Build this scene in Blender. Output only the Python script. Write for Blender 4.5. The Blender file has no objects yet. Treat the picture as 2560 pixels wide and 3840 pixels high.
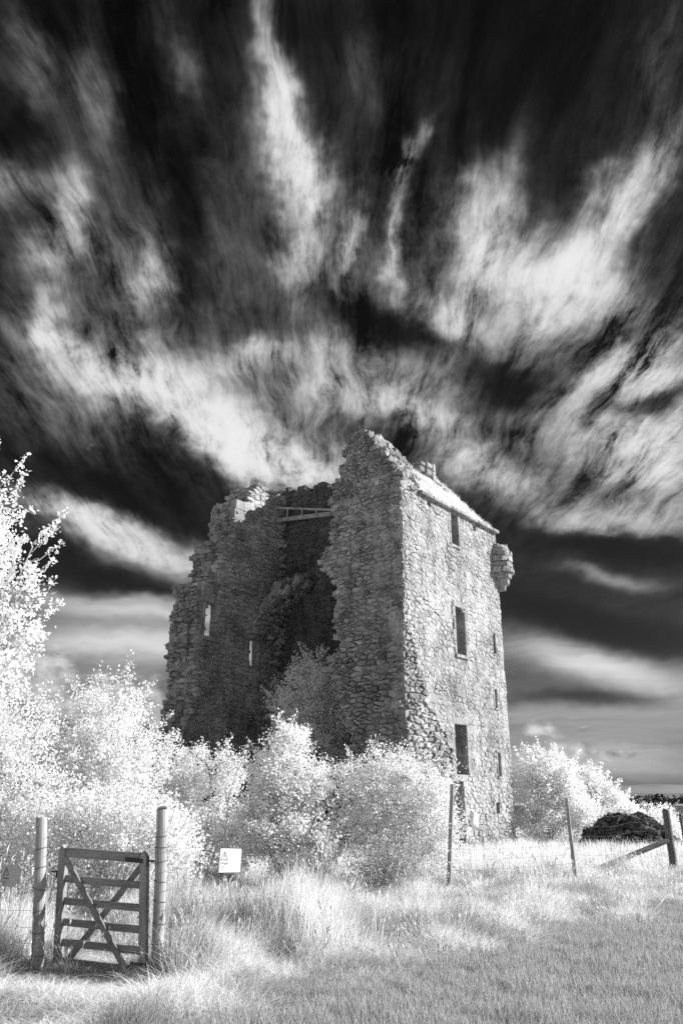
import bpy, bmesh, math, random
import numpy as np
from mathutils import Vector, Matrix, noise

SC = bpy.context.scene
COL = SC.collection
R = math.radians

# ------------------------------------------------------------------ camera
cam_data = bpy.data.cameras.new('camera')
cam_data.sensor_fit = 'VERTICAL'
cam_data.sensor_height = 36.0
cam_data.lens = 27.46
cam_data.clip_start = 0.1
cam_data.clip_end = 30000.0
cam = bpy.data.objects.new('camera', cam_data)
cam.location = (0.0, 0.0, 1.6)
cam.rotation_euler = (R(90 + 20.2), 0, 0)
COL.objects.link(cam)
SC.camera = cam

# ------------------------------------------------------------------ exposure
SC.view_settings.view_transform = 'Standard'
SC.view_settings.look = 'None'
SC.view_settings.gamma = 1.0
SC.view_settings.exposure = 1.3
SC.view_settings.use_curve_mapping = False
try:
    SC.cycles.max_bounces = 8
    SC.cycles.diffuse_bounces = 4
    SC.cycles.transmission_bounces = 4
    SC.cycles.transparent_max_bounces = 6
    SC.cycles.caustics_reflective = False
    SC.cycles.caustics_refractive = False
except Exception:
    pass

# ------------------------------------------------------------------ sun
SUN_EL = 25.0
SUN_H = Vector((0.99, 0.10, 0)).normalized()          # towards the sun, on the ground
SUN_DIR = SUN_H * math.cos(R(SUN_EL)) + Vector((0, 0, math.sin(R(SUN_EL))))
sun_data = bpy.data.lights.new('sun', 'SUN')
sun_data.energy = 4.0
sun_data.angle = R(0.53)
sun_data.color = (1.0, 1.0, 1.0)                      # monochrome infrared picture
sun = bpy.data.objects.new('sun', sun_data)
sun.rotation_euler = SUN_DIR.to_track_quat('Z', 'Y').to_euler()
sun.location = SUN_DIR * 200
COL.objects.link(sun)


# ------------------------------------------------------------------ node helper
class NT:
    def __init__(self, tree):
        self.t = tree
        self.n = tree.nodes
        self.l = tree.links

    def put(self, sock, v):
        if hasattr(v, 'is_output'):
            self.l.new(v, sock)
        elif v is not None:
            sock.default_value = v

    def math(self, op, a, b=None, c=None, clamp=False):
        n = self.n.new('ShaderNodeMath')
        n.operation = op
        n.use_clamp = clamp
        self.put(n.inputs[0], a)
        if b is not None:
            self.put(n.inputs[1], b)
        if c is not None:
            self.put(n.inputs[2], c)
        return n.outputs[0]

    def vmath(self, op, a, b=None, out=0):
        n = self.n.new('ShaderNodeVectorMath')
        n.operation = op
        self.put(n.inputs[0], a)
        if b is not None:
            self.put(n.inputs['Scale' if op == 'SCALE' else 1], b)
        return n.outputs[out]

    def xyz(self, x=0.0, y=0.0, z=0.0):
        n = self.n.new('ShaderNodeCombineXYZ')
        for s, v in zip(n.inputs, (x, y, z)):
            self.put(s, v)
        return n.outputs[0]

    def sep(self, v):
        n = self.n.new('ShaderNodeSeparateXYZ')
        self.put(n.inputs[0], v)
        return n.outputs

    def mapping(self, v, loc=(0, 0, 0), rot=(0, 0, 0), scale=(1, 1, 1), kind='POINT'):
        n = self.n.new('ShaderNodeMapping')
        n.vector_type = kind
        self.put(n.inputs[0], v)
        n.inputs['Location'].default_value = loc
        n.inputs['Rotation'].default_value = rot
        n.inputs['Scale'].default_value = scale
        return n.outputs[0]

    def noise(self, v, scale=1.0, detail=6.0, rough=0.55, dist=0.0, lac=2.0, out=0):
        n = self.n.new('ShaderNodeTexNoise')
        if v is not None:
            self.put(n.inputs['Vector'], v)
        n.inputs['Scale'].default_value = scale
        n.inputs['Detail'].default_value = detail
        n.inputs['Roughness'].default_value = rough
        n.inputs['Lacunarity'].default_value = lac
        n.inputs['Distortion'].default_value = dist
        return n.outputs[out]

    def range(self, v, a, b, c=0.0, d=1.0, kind='LINEAR'):
        n = self.n.new('ShaderNodeMapRange')
        n.interpolation_type = kind
        self.put(n.inputs[0], v)
        for i, x in enumerate((a, b, c, d)):
            self.put(n.inputs[i + 1], x)
        return n.outputs[0]

    def mix(self, f, a, b):
        n = self.n.new('ShaderNodeMix')
        n.data_type = 'FLOAT'
        self.put(n.inputs[0], f)
        self.put(n.inputs[2], a)
        self.put(n.inputs[3], b)
        return n.outputs[0]


# ------------------------------------------------------------------ sky
# azimuth (deg, 0 = north/+Y), elevation (deg), half length, half width (deg), turn, thickness
CLOUDS = [
    (9.5, 52.2, 16.22, 1.89, 175, -0.1), (-29.3, 48.7, 5.27, 1.53, -165, -0.08), (-17.0, 36.8, 8.84, 5.1, -171, 0.17), (-17.0, 28.5, 10.45, 2.96, 174, 0.22),
    (2.4, 29.5, 9.49, 2.8, 175, 0.26), (18.5, 26.2, 7.76, 3.63, 172, 0.22), (4.4, 37.3, 8.59, 4.81, 178, 0.15), (-5.7, 48.1, 4.44, 1.28, 111, 0.75),
    (-4.5, 43.8, 2.29, 1.7, 118, 0.7), (-5.5, 46.1, 4.22, 2.83, 117, 0.25), (-3.6, 38.5, 3.02, 1.74, 92, 0.42), (0.6, 38.6, 2.38, 0.87, -90, 0.65),
    (4.5, 38.8, 2.8, 0.69, 91, 0.5), (6.9, 43.4, 2.46, 0.76, -130, 0.45), (12.9, 39.0, 4.36, 1.76, -121, 0.55), (17.2, 35.3, 5.52, 2.38, 164, 0.62),
    (23.5, 39.2, 5.89, 1.65, -144, 0.75), (20.4, 35.1, 3.39, 2.64, -148, 0.4), (23.1, 29.0, 3.4, 1.48, -153, 0.75), (10.3, 34.0, 3.07, 1.19, 143, 0.45),
    (-23.4, 39.0, 2.08, 1.24, 130, 0.45), (-24.5, 35.7, 1.97, 1.24, -167, 0.35), (-27.8, 39.0, 1.95, 1.17, -165, 0.3), (-16.9, 36.2, 1.93, 1.6, 96, 0.4),
    (-23.3, 31.1, 2.15, 1.08, 111, 0.4), (-19.8, 29.6, 4.34, 1.36, 166, 0.55), (-13.7, 29.5, 4.02, 1.53, 160, 0.55), (-7.1, 31.2, 3.26, 0.92, 179, 0.4),
    (-10.0, 26.1, 4.3, 1.56, 157, 0.7), (-4.3, 24.5, 5.94, 1.44, 162, 0.8), (4.8, 27.0, 4.23, 1.06, 169, 0.5), (10.9, 23.5, 4.27, 1.3, 162, 0.5),
    (-1.6, 29.6, 2.8, 1.63, 91, 0.25), (-27.9, 46.4, 3.81, 1.46, 136, 0.2), (-22.6, 45.7, 2.98, 1.37, 111, 0.2), (-15.6, 48.4, 3.18, 0.9, 138, 0.14),
    (2.4, 49.9, 3.38, 1.56, 109, 0.12), (28.8, 46.7, 3.02, 1.2, -137, 0.14), (23.5, 22.1, 4.22, 2.44, 156, 0.6), (19.8, 19.0, 4.98, 1.02, 162, 0.45),
    (24.9, 25.2, 2.19, 1.34, -141, 0.35), (-15.9, 17.7, 7.06, 1.2, 171, 1.1), (-14.4, 12.5, 8.3, 0.82, 174, 0.65), (-13.9, 10.0, 8.19, 1.17, 175, 0.75),
    (19.6, 15.0, 3.08, 0.5, 167, 0.35), (18.2, 8.4, 5.54, 0.99, 172, 0.75), (17.1, 5.4, 6.34, 0.86, 173, 0.2), (16.2, 2.1, 6.9, 1.46, 177, 0.36),
    (-16.5, 14.5, 6.43, 0.77, 172, -0.1), (-16.8, 21.1, 7.14, 1.15, 171, -0.18), (4.3, 32.9, 4.14, 1.14, 170, -0.25), (13.4, 28.9, 3.1, 1.37, 174, -0.35),
    (19.1, 11.2, 6.46, 1.11, 171, -0.3), (21.0, 16.9, 4.39, 0.72, 162, -0.28), (-13.7, 40.0, 4.79, 1.55, -91, -0.2), (18.6, 6.5, 5.44, 0.56, 173, -0.25),
    (22.4, 26.5, 2.74, 0.9, -161, -0.3), (17.5, 49.1, 5.96, 4.83, -150, -0.2), (-27.7, 42.8, 2.28, 1.12, -165, -0.12), (-18.4, 46.0, 3.75, 1.73, 100, -0.1),
    (-13.8, 5.5, 3.3, 0.87, -179, -0.2),
]
CUMULUS = [
    (-19.7, 6.5, 4.42, 1.8, 176, 1.0), (-14.8, 6.7, 2.43, 1.63, 174, 1.0), (-22.2, 8.7, 2.27, 1.71, 178, 0.9), (-12.0, 5.0, 1.36, 1.28, 146, 0.7),
    (13.5, 4.4, 1.53, 0.86, -179, 1.1), (16.1, 3.1, 1.69, 0.63, 180, 1.05), (19.0, 2.8, 1.33, 0.37, 180, 1.0), (16.7, 4.5, 0.85, 0.34, 180, 0.8),
    (20.6, 0.6, 1.58, 0.4, -180, 0.5),
]


world = bpy.data.worlds.new('World')
SC.world = world
world.use_nodes = True
world.cycles.sampling_method = 'NONE'
world.node_tree.nodes.clear()
W = NT(world.node_tree)
tc = W.n.new('ShaderNodeTexCoord')
D = W.vmath('NORMALIZE', tc.outputs['Generated'])
dx, dy, dz = W.sep(D)
az = W.math('MULTIPLY', W.math('ARCTAN2', dx, dy), 57.2958)
el = W.math('MULTIPLY', W.math('ARCSINE', dz), 57.2958)
AE = W.xyz(az, el, 0.0)
# a flat cloud sheet high above: the same direction met at unit height
zz = W.math('MAXIMUM', W.math('ADD', dz, 0.06), 0.03)
SH = W.xyz(W.math('DIVIDE', dx, zz), W.math('DIVIDE', dy, zz), 0.0)
# wind warp
wp = W.noise(W.mapping(SH, scale=(2.2, 1.3, 1)), 1.0, 3, 0.6, out=1)
wpc = W.vmath('SUBTRACT', wp, (0.5, 0.5, 0.5))
wp2 = W.vmath('SUBTRACT', W.noise(W.mapping(AE, scale=(.09, .13, 1)), 1.0, 4, 0.62, out=1), (0.5, 0.5, 0.5))
lowk = W.range(el, 6, 26, 0.35, 1.0, 'SMOOTHSTEP')
AEw = W.vmath('ADD', AE, W.vmath('MULTIPLY', wp2, W.xyz(W.math('MULTIPLY', lowk, 9.0), W.math('MULTIPLY', lowk, 8.0), 0.0)))
spun = {}


def patches(table, src, key):
    total = None
    for (ca, ce, L, Wd, ang, s) in table:
        k = round((ang % 180) / 15.0) % 12
        if (key, k) not in spun:
            spun[key, k] = W.mapping(src, rot=(0, 0, -R(k * 15)))
        c, n = math.cos(R(k * 15)), math.sin(R(k * 15))
        px, py = ca * c + ce * n, -ca * n + ce * c
        m = W.n.new('ShaderNodeVectorMath')
        m.operation = 'MULTIPLY_ADD'
        W.l.new(spun[key, k], m.inputs[0])
        m.inputs[1].default_value = (1 / L, 1 / Wd, 0)
        m.inputs[2].default_value = (-px / L, -py / Wd, 0)
        d2 = W.vmath('DOT_PRODUCT', m.outputs[0], m.outputs[0], 1)
        g = W.math('POWER', 0.44, d2)
        total = W.math('MULTIPLY', g, s) if total is None else W.math('MULTIPLY_ADD', g, s, total)
    return total


total = patches(CLOUDS, AEw, 0)
# the rest of the sky, all round: the same broken cirrus
gen = W.noise(W.mapping(SH, loc=(7.3, 2.1, 0), scale=(1.5, .8, 1)), 1.0, 4, 0.55, 0.4)
gen = W.range(gen, 0.38, 0.70, 0.0, 0.9)
away = W.range(W.math('ABSOLUTE', az), 36, 52, 0.0, 1.0, 'SMOOTHSTEP')
high = W.range(el, 56, 68, 0.0, 1.0, 'SMOOTHSTEP')
away = W.math('MAXIMUM', away, high)
total = W.mix(away, total, gen)
# a pale veil thickening towards the horizon, all round
total = W.math('ADD', total, W.range(el, 1.0, 17.0, 0.34, 0.0, 'SMOOTHSTEP'))
# fibres drawn out along the wind
SHw = W.vmath('ADD', SH, W.vmath('MULTIPLY', wpc, (0.20, 0.25, 0)))
f0 = W.noise(W.mapping(SHw, loc=(1, 5, 0), scale=(5.0, 1.1, 1)), 1.0, 2, 0.5)
f1 = W.noise(W.mapping(SHw, scale=(15.0, 1.9, 1)), 1.0, 6, 0.73)
f2 = W.noise(W.mapping(SHw, loc=(3, 1, 0), rot=(0, 0, 0.5), scale=(13.0, 6.0, 1)), 1.0, 6, 0.72)
f3 = W.noise(W.mapping(AEw, scale=(.045, .5, 1)), 1.0, 5, 0.62)          # level banding low down
hi = W.math('MULTIPLY_ADD', W.math('SUBTRACT', f0, 0.5), 2.2, W.math('ADD', W.math('MULTIPLY', W.math('SUBTRACT', f1, 0.5), 4.2), W.math('MULTIPLY', W.math('SUBTRACT', f2, 0.5), 2.9)))
lo = W.math('MULTIPLY', W.math('SUBTRACT', f3, 0.5), 1.5)
fib = W.mix(W.range(el, 13, 22, 0, 1, 'SMOOTHSTEP'), lo, hi)
tt = W.math('SUBTRACT', total, 0.045)
body = W.math('MULTIPLY', W.math('ADD', tt, W.math('SQRT', W.math('MULTIPLY_ADD', tt, tt, 0.012))), 0.5)
dens = W.math('MULTIPLY', body, W.math('MAXIMUM', W.math('ADD', 0.95, fib), 0.03))
dens = W.math('SUBTRACT', 1.0, W.math('POWER', 0.12, W.math('POWER', dens, 1.5)))
fade = W.range(el, 0.0, 3.0, 0.25, 1.0)
# heaped cloud low over the land
cn = W.noise(W.mapping(AE, scale=(.22, .36, 1)), 1.0, 6, 0.6)
cn2 = W.noise(W.mapping(AE, loc=(-.10, -.16, 0), scale=(.22, .36, 1)), 1.0, 4, 0.58)
cm = W.math('ADD', patches(CUMULUS, AE, 1), W.math('MULTIPLY', W.math('SUBTRACT', cn, 0.5), 2.2))
cu = W.range(cm, 0.40, 1.0, 0.0, 1.0, 'SMOOTHSTEP')
cshade = W.range(W.math('SUBTRACT', cn, cn2), -0.12, 0.12, 0.8, 3.2)
# the clear sky: Nishita seen through a deep red filter
sky = W.n.new('ShaderNodeTexSky')
sky.sky_type = 'NISHITA'
sky.sun_disc = False
sky.sun_elevation = R(SUN_EL)
sky.sun_rotation = math.atan2(SUN_H.x, SUN_H.y)
sky.altitude = 60
red = W.n.new('ShaderNodeSeparateColor')
W.l.new(sky.outputs[0], red.inputs[0])
clear = W.math('MULTIPLY', W.math('POWER', red.outputs[0], 1.5), 0.02)
val = W.mix(W.math('MULTIPLY', dens, fade), clear, 3.45)
val = W.mix(W.math('MULTIPLY', cu, 0.85), val, cshade)
bg = W.n.new('ShaderNodeBackground')
bg.inputs['Strength'].default_value = 0.1
W.l.new(W.xyz(val, val, val), bg.inputs['Color'])
wo = W.n.new('ShaderNodeOutputWorld')
W.l.new(bg.outputs[0], wo.inputs[0])

# ------------------------------------------------------------------ helpers
try:
    SC.cycles.use_denoising = False
    SC.cycles.use_adaptive_sampling = True
    SC.cycles.adaptive_threshold = 0.01
    SC.cycles.adaptive_min_samples = 16
except Exception:
    pass


def tag(o, label=None, cat=None, group=None, kind=None):
    if label:
        o['label'] = label
    if cat:
        o['category'] = cat
    if group:
        o['group'] = group
    if kind:
        o['kind'] = kind
    return o


def empty(name, loc=(0, 0, 0), rz=0.0):
    o = bpy.data.objects.new(name, None)
    o.location = loc
    o.rotation_euler = (0, 0, rz)
    o.empty_display_size = 0.3
    COL.objects.link(o)
    return o


def link(name, me, m=None, parent=None):
    if m is not None and not me.materials:
        me.materials.append(m)
    o = bpy.data.objects.new(name, me)
    COL.objects.link(o)
    if parent is not None:
        o.parent = parent
    return o


def np_mesh(name, V, F, tone=None, smooth=False):
    """V (n,3), F (m,k) with one k."""
    V = np.asarray(V, np.float32)
    F = np.asarray(F, np.int32)
    me = bpy.data.meshes.new(name)
    k = F.shape[1]
    me.vertices.add(len(V))
    me.vertices.foreach_set('co', V.ravel())
    me.loops.add(F.size)
    me.loops.foreach_set('vertex_index', F.ravel())
    me.polygons.add(len(F))
    me.polygons.foreach_set('loop_start', np.arange(0, F.size, k, dtype=np.int32))
    me.polygons.foreach_set('loop_total', np.full(len(F), k, dtype=np.int32))
    if smooth:
        me.polygons.foreach_set('use_smooth', np.ones(len(F), dtype=bool))
    if tone is not None:
        at = me.attributes.new('tone', 'FLOAT', 'POINT')
        at.data.foreach_set('value', np.asarray(tone, np.float32))
    me.update(calc_edges=True)
    return me


def py_mesh(name, V, F, tone=None, smooth=False):
    me = bpy.data.meshes.new(name)
    me.from_pydata([tuple(v) for v in V], [], F)
    if tone is not None:
        at = me.attributes.new('tone', 'FLOAT', 'POINT')
        at.data.foreach_set('value', np.asarray(tone, np.float32))
    if smooth:
        me.polygons.foreach_set('use_smooth', np.ones(len(me.polygons), dtype=bool))
    me.update()
    return me


class MB:
    """collects pieces of ONE part"""
    def __init__(self):
        self.V, self.F, self.T = [], [], []

    def add(self, V, F, tone=0.5):
        b = len(self.V)
        self.V += [tuple(v) for v in V]
        self.F += [tuple(i + b for i in f) for f in F]
        self.T += [tone] * len(V)

    def box(self, c, s, rot=None, bev=0.0, tone=0.5):
        V, F = bevel_box(s, bev)
        if rot is not None:
            V = [rot @ Vector(v) for v in V]
        self.add([(v[0] + c[0], v[1] + c[1], v[2] + c[2]) for v in V], F, tone)

    def tube(self, pts, rad, n=6, cap=True, tone=0.5):
        pts = [Vector(p) for p in pts]
        if not hasattr(rad, '__len__'):
            rad = [rad] * len(pts)
        V, F = [], []
        for i, p in enumerate(pts):
            t = (pts[min(i + 1, len(pts) - 1)] - pts[max(i - 1, 0)]).normalized()
            u = t.cross(Vector((0, 0, 1)))
            if u.length < 0.35:
                u = t.cross(Vector((0, 1, 0)))
            u.normalize()
            w = t.cross(u)
            for k in range(n):
                a = 2 * math.pi * k / n
                V.append(p + (u * math.cos(a) + w * math.sin(a)) * rad[i])
        for i in range(len(pts) - 1):
            for k in range(n):
                F.append((i * n + k, i * n + (k + 1) % n, (i + 1) * n + (k + 1) % n, (i + 1) * n + k))
        if cap:
            F.append(tuple(range(n))[::-1])
            F.append(tuple(range((len(pts) - 1) * n, len(pts) * n)))
        self.add(V, F, tone)

    def build(self, name, m, parent=None, smooth=False):
        return link(name, py_mesh(name, self.V, self.F, self.T, smooth), m, parent)


def bevel_box(s, b=0.0):
    x, y, z = s[0] / 2, s[1] / 2, s[2] / 2
    if b <= 0:
        V = [(i * x, j * y, k * z) for i in (-1, 1) for j in (-1, 1) for k in (-1, 1)]
        F = [(0, 1, 3, 2), (4, 6, 7, 5), (0, 4, 5, 1), (2, 3, 7, 6), (0, 2, 6, 4), (1, 5, 7, 3)]
        return V, F
    bm = bmesh.new()
    bmesh.ops.create_cube(bm, size=1.0)
    for v in bm.verts:
        v.co = Vector((v.co.x * s[0], v.co.y * s[1], v.co.z * s[2]))
    bmesh.ops.bevel(bm, geom=list(bm.edges), offset=b, segments=1, affect='EDGES')
    bm.verts.index_update()
    V = [tuple(v.co) for v in bm.verts]
    F = [tuple(v.index for v in f.verts) for f in bm.faces]
    bm.free()
    return V, F


def tri_mesh(parts, name):
    """parts: list of (V array, F list, tone) -> one mesh"""
    V, F, T = [], [], []
    b = 0
    for v, f, t in parts:
        V.append(np.asarray(v, np.float32))
        F += [tuple(i + b for i in q) for q in f]
        T += [t] * len(v)
        b += len(v)
    return py_mesh(name, np.concatenate(V), F, T)


# ------------------------------------------------------------------ materials
def material(name):
    m = bpy.data.materials.new(name)
    m.use_nodes = True
    m.node_tree.nodes.clear()
    return m, NT(m.node_tree)


def finish(N, bsdf):
    o = N.n.new('ShaderNodeOutputMaterial')
    N.l.new(bsdf, o.inputs[0])


def principled(N, val, rough=0.9, bump=None, strength=0.4, dist=0.02, spec=0.2, metal=0.0):
    p = N.n.new('ShaderNodeBsdfPrincipled')
    if hasattr(val, 'is_output'):
        N.l.new(N.xyz(val, val, val), p.inputs['Base Color'])
    else:
        p.inputs['Base Color'].default_value = (val, val, val, 1)
    p.inputs['Roughness'].default_value = rough
    p.inputs['Metallic'].default_value = metal
    p.inputs['Specular IOR Level'].default_value = spec
    if bump is not None:
        b = N.n.new('ShaderNodeBump')
        b.inputs['Strength'].default_value = strength
        b.inputs['Distance'].default_value = dist
        N.l.new(bump, b.inputs['Height'])
        N.l.new(b.outputs[0], p.inputs['Normal'])
    return p.outputs[0]


def attr(N, name):
    a = N.n.new('ShaderNodeAttribute')
    a.attribute_name = name
    return a.outputs['Fac']


def objco(N):
    return N.n.new('ShaderNodeTexCoord').outputs['Object']


def stone_material(name, base, spread, lichen=0.5, bump=0.8):
    m, N = material(name)
    co = objco(N)
    t = attr(N, 'tone')
    v = N.math('MULTIPLY_ADD', t, spread, base)
    big = N.noise(co, 1.3, 4, 0.6)
    v = N.math('MULTIPLY', v, N.range(big, 0.3, 0.7, 0.78, 1.2))
    mid = N.noise(co, 9.0, 5, 0.65)
    v = N.math('MULTIPLY', v, N.range(mid, 0.3, 0.72, 0.62, 1.3))
    # pale crusts of lichen
    li = N.noise(co, 5.5, 6, 0.7)
    lim = N.range(li, 0.58, 0.64, 0.0, lichen)
    v = N.mix(lim, v, 0.5)
    # dark weather stains
    st = N.noise(N.mapping(co, scale=(3.5, 3.5, 0.7)), 1.0, 4, 0.6)
    v = N.math('MULTIPLY', v, N.range(st, 0.34, 0.52, 0.66, 1.0))
    blot = N.noise(N.mapping(co, scale=(.5, .5, .33)), 1.0, 5, 0.62)
    v = N.math('MULTIPLY', v, N.range(blot, 0.36, 0.6, 0.72, 1.08))
    fine = N.noise(co, 26.0, 6, 0.7)
    h = N.math('MULTIPLY_ADD', mid, 0.6, N.math('MULTIPLY', fine, 0.5))
    finish(N, principled(N, v, 0.93, h, bump, 0.06, 0.1))
    return m


M_STONE = stone_material('weathered_stone', 0.23, 0.23)
M_MORTAR = stone_material('lime_mortar_core', 0.38, 0.06, 0.2, 1.0)
M_DRESSED = stone_material('dressed_stone', 0.22, 0.18, 0.15, 0.35)
M_SHADESTONE = stone_material('shade_darkened_stone', 0.10, 0.09, 0.1, 0.9)  # gloom of the rear interior is put into this darker stone colour
M_DARKSTONE = stone_material('dark_rubble_stone', 0.04, 0.07, 0.35, 0.9)


def wood_material(name, base, axis=2, contrast=0.3):
    m, N = material(name)
    co = objco(N)
    sc = [14, 14, 14]
    sc[axis] = 0.9
    g = N.noise(N.mapping(co, scale=tuple(sc)), 1.0, 6, 0.65, 0.6)
    fine = N.noise(N.mapping(co, scale=tuple(s * 4 for s in sc)), 1.0, 4, 0.6)
    kn = N.noise(co, 2.2, 3, 0.6)
    v = N.math('MULTIPLY', N.range(g, 0.3, 0.7, 1 - contrast, 1 + contrast), base)
    v = N.math('MULTIPLY', v, N.range(kn, 0.35, 0.65, 0.8, 1.15))
    h = N.math('MULTIPLY_ADD', g, 0.7, N.math('MULTIPLY', fine, 0.4))
    finish(N, principled(N, v, 0.8, h, 0.45, 0.01, 0.2))
    return m


M_POST = wood_material('weathered_round_timber', 0.32, 2)
M_GATE = wood_material('grey_gate_timber', 0.21, 0)
M_GATEV = wood_material('grey_gate_timber_upright', 0.25, 2)
M_DARKPOST = wood_material('old_dark_timber', 0.12, 2)
M_PALEWOOD = wood_material('bleached_beam_timber', 0.36, 1, 0.2)


def plain(name, val, rough=0.6, spec=0.3, metal=0.0, nscale=None, namp=0.15):
    m, N = material(name)
    v = val
    h = None
    if nscale:
        n = N.noise(objco(N), nscale, 5, 0.6)
        v = N.math('MULTIPLY', N.range(n, 0.3, 0.7, 1 - namp, 1 + namp), val)
        h = n
    finish(N, principled(N, v, rough, h, 0.2, 0.01, spec, metal))
    return m


M_IRON = plain('black_iron', 0.035, 0.55, 0.4, 0.0, 30, 0.3)
M_WIRE = plain('galvanised_wire', 0.16, 0.5, 0.5, 0.3, 40, 0.2)
M_SIGN = plain('white_sign_board', 0.43, 0.35, 0.4, 0.0, 9, 0.05)
M_PRINT = plain('sign_print', 0.07, 0.5, 0.3, 0.0, 20, 0.1)
M_BARK = wood_material('pale_bark', 0.42, 2, 0.35)


def leaf_material(name, base, spread, trans=0.45):
    """foliage as infrared film sees it: bright and strongly translucent"""
    m, N = material(name)
    t = attr(N, 'tone')
    n = N.noise(objco(N), 2.0, 3, 0.6)
    v = N.math('MULTIPLY_ADD', t, spread, base)
    v = N.math('MULTIPLY', v, N.range(n, 0.3, 0.7, 0.9, 1.08))
    d = N.n.new('ShaderNodeBsdfDiffuse')
    tr = N.n.new('ShaderNodeBsdfTranslucent')
    c = N.xyz(v, v, v)
    N.l.new(c, d.inputs[0])
    N.l.new(c, tr.inputs[0])
    mx = N.n.new('ShaderNodeMixShader')
    mx.inputs[0].default_value = trans
    N.l.new(d.outputs[0], mx.inputs[1])
    N.l.new(tr.outputs[0], mx.inputs[2])
    finish(N, mx.outputs[0])
    return m


M_LEAF = leaf_material('infrared_leaf', 0.88, 0.10, 0.55)
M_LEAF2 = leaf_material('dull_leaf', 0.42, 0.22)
M_GRASS = leaf_material('infrared_grass', 0.74, 0.22, 0.45)
M_GRASSDRY = leaf_material('dry_grass', 0.30, 0.34, 0.35)
M_LAWN = leaf_material('short_grass', 0.31, 0.46, 0.33)


def ground_material(name, base, amp, scale):
    m, N = material(name)
    co = N.n.new('ShaderNodeTexCoord').outputs['Object']
    n = N.noise(co, scale, 8, 0.65)
    n2 = N.noise(co, scale * 14, 5, 0.7)
    v = N.math('MULTIPLY', N.range(n, 0.3, 0.7, 1 - amp, 1 + amp), base)
    v = N.math('MULTIPLY', v, N.range(n2, 0.3, 0.7, 0.75, 1.2))
    finish(N, principled(N, v, 1.0, n2, 0.6, 0.03, 0.05))
    return m


M_GROUND = ground_material('grass_thatch', 0.5, 0.25, 0.6)
M_FARDARK = ground_material('dark_far_field', 0.06, 0.45, 0.03)
M_FARPALE = ground_material('pale_far_field', 0.42, 0.30, 0.02)
M_HILL = ground_material('far_hill', 0.14, 0.35, 0.004)

# ------------------------------------------------------------------ ground and far land
def lawn_side(x, y):
    """> 0 on the mown side (right and near), in metres from the edge of the long grass"""
    ax, ay, bx, by = -0.9, 6.9, 5.6, 14.2
    L = math.hypot(bx - ax, by - ay)
    return ((x - ax) * (by - ay) - (y - ay) * (bx - ax)) / L


def gh(x, y):
    s = lawn_side(x, y)
    k = min(max((-s + 0.3) / 1.5, 0.0), 1.0)
    far = min(max((y - 2) / 6, 0), 1) * min(max((60 - y) / 25, 0), 1) * min(max((40 - abs(x)) / 15, 0), 1)
    n = noise.noise((x * 0.45, y * 0.45, 3.1)) * 0.11 + noise.noise((x * 1.1, y * 1.1, 9.7)) * 0.08
    n2 = noise.noise((x * 1.6, y * 1.6, 1.2)) * 0.02
    return (n * k + n2) * far - 0.03


def lines(lo, hi, step, far):
    a = list(np.arange(lo, hi + 1e-6, step))
    g = step
    b = hi
    while b < far:
        g *= 1.5
        b += g
        a.append(b)
    g = step
    b = lo
    while b > -far:
        g *= 1.5
        b -= g
        a.insert(0, b)
    return a


gx = lines(-14, 14, 0.35, 9000)
gy = lines(3, 42, 0.35, 12000)
V = [(x, y, gh(x, y)) for y in gy for x in gx]
nx = len(gx)
F = [(j * nx + i, j * nx + i + 1, (j + 1) * nx + i + 1, (j + 1) * nx + i) for j in range(len(gy) - 1) for i in range(nx - 1)]
tag(link('ground', py_mesh('ground', V, F, None, True), M_GROUND), kind='structure')


def far_sheet(name, pts, z, m):
    return tag(link(name, py_mesh(name, [(x, y, z) for x, y in pts], [tuple(range(len(pts)))]), m), kind='structure')


far_sheet('dark_far_field', [(8, 44), (60, 44), (330, 230), (20, 230)], 0.02, M_FARDARK)
far_sheet('pale_far_field', [(20, 231), (330, 231), (700, 420), (20, 330)], 0.03, M_FARPALE)
far_sheet('far_moor', [(20, 420), (900, 470), (3000, 1500), (20, 1500)], 0.05, M_HILL)


def ridge(name, y0, depth, x0, x1, h, seed, m):
    xs = np.linspace(x0, x1, 80)
    V, F = [], []
    for x in xs:
        t = (x - x0) / (x1 - x0)
        hh = h * (0.35 + 0.65 * math.sin(math.pi * min(max(t, 0.02), 0.98)) ** 0.6) * (0.75 + 0.5 * noise.noise((x * 0.0011, seed, 0.3))) + h * 0.12 * noise.noise((x * 0.006, seed, 4.0))
        V += [(x, y0, -1), (x, y0 + depth * .5, hh * 0.75), (x, y0 + depth, hh), (x, y0 + depth * 2, -1)]
    for i in range(len(xs) - 1):
        for k in range(3):
            F.append((i * 4 + k, (i + 1) * 4 + k, (i + 1) * 4 + k + 1, i * 4 + k + 1))
    return tag(link(name, py_mesh(name, V, F, None, True), m), kind='structure')


ridge('hill', 1600, 500, -1500, 1900, 26, 1.7, M_HILL)
ridge('far_hill', 3600, 900, -3500, 4200, 92, 5.2, plain('hazy_hill', 0.22, 1.0, 0.0, 0.0, 0.002, 0.3))


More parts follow.
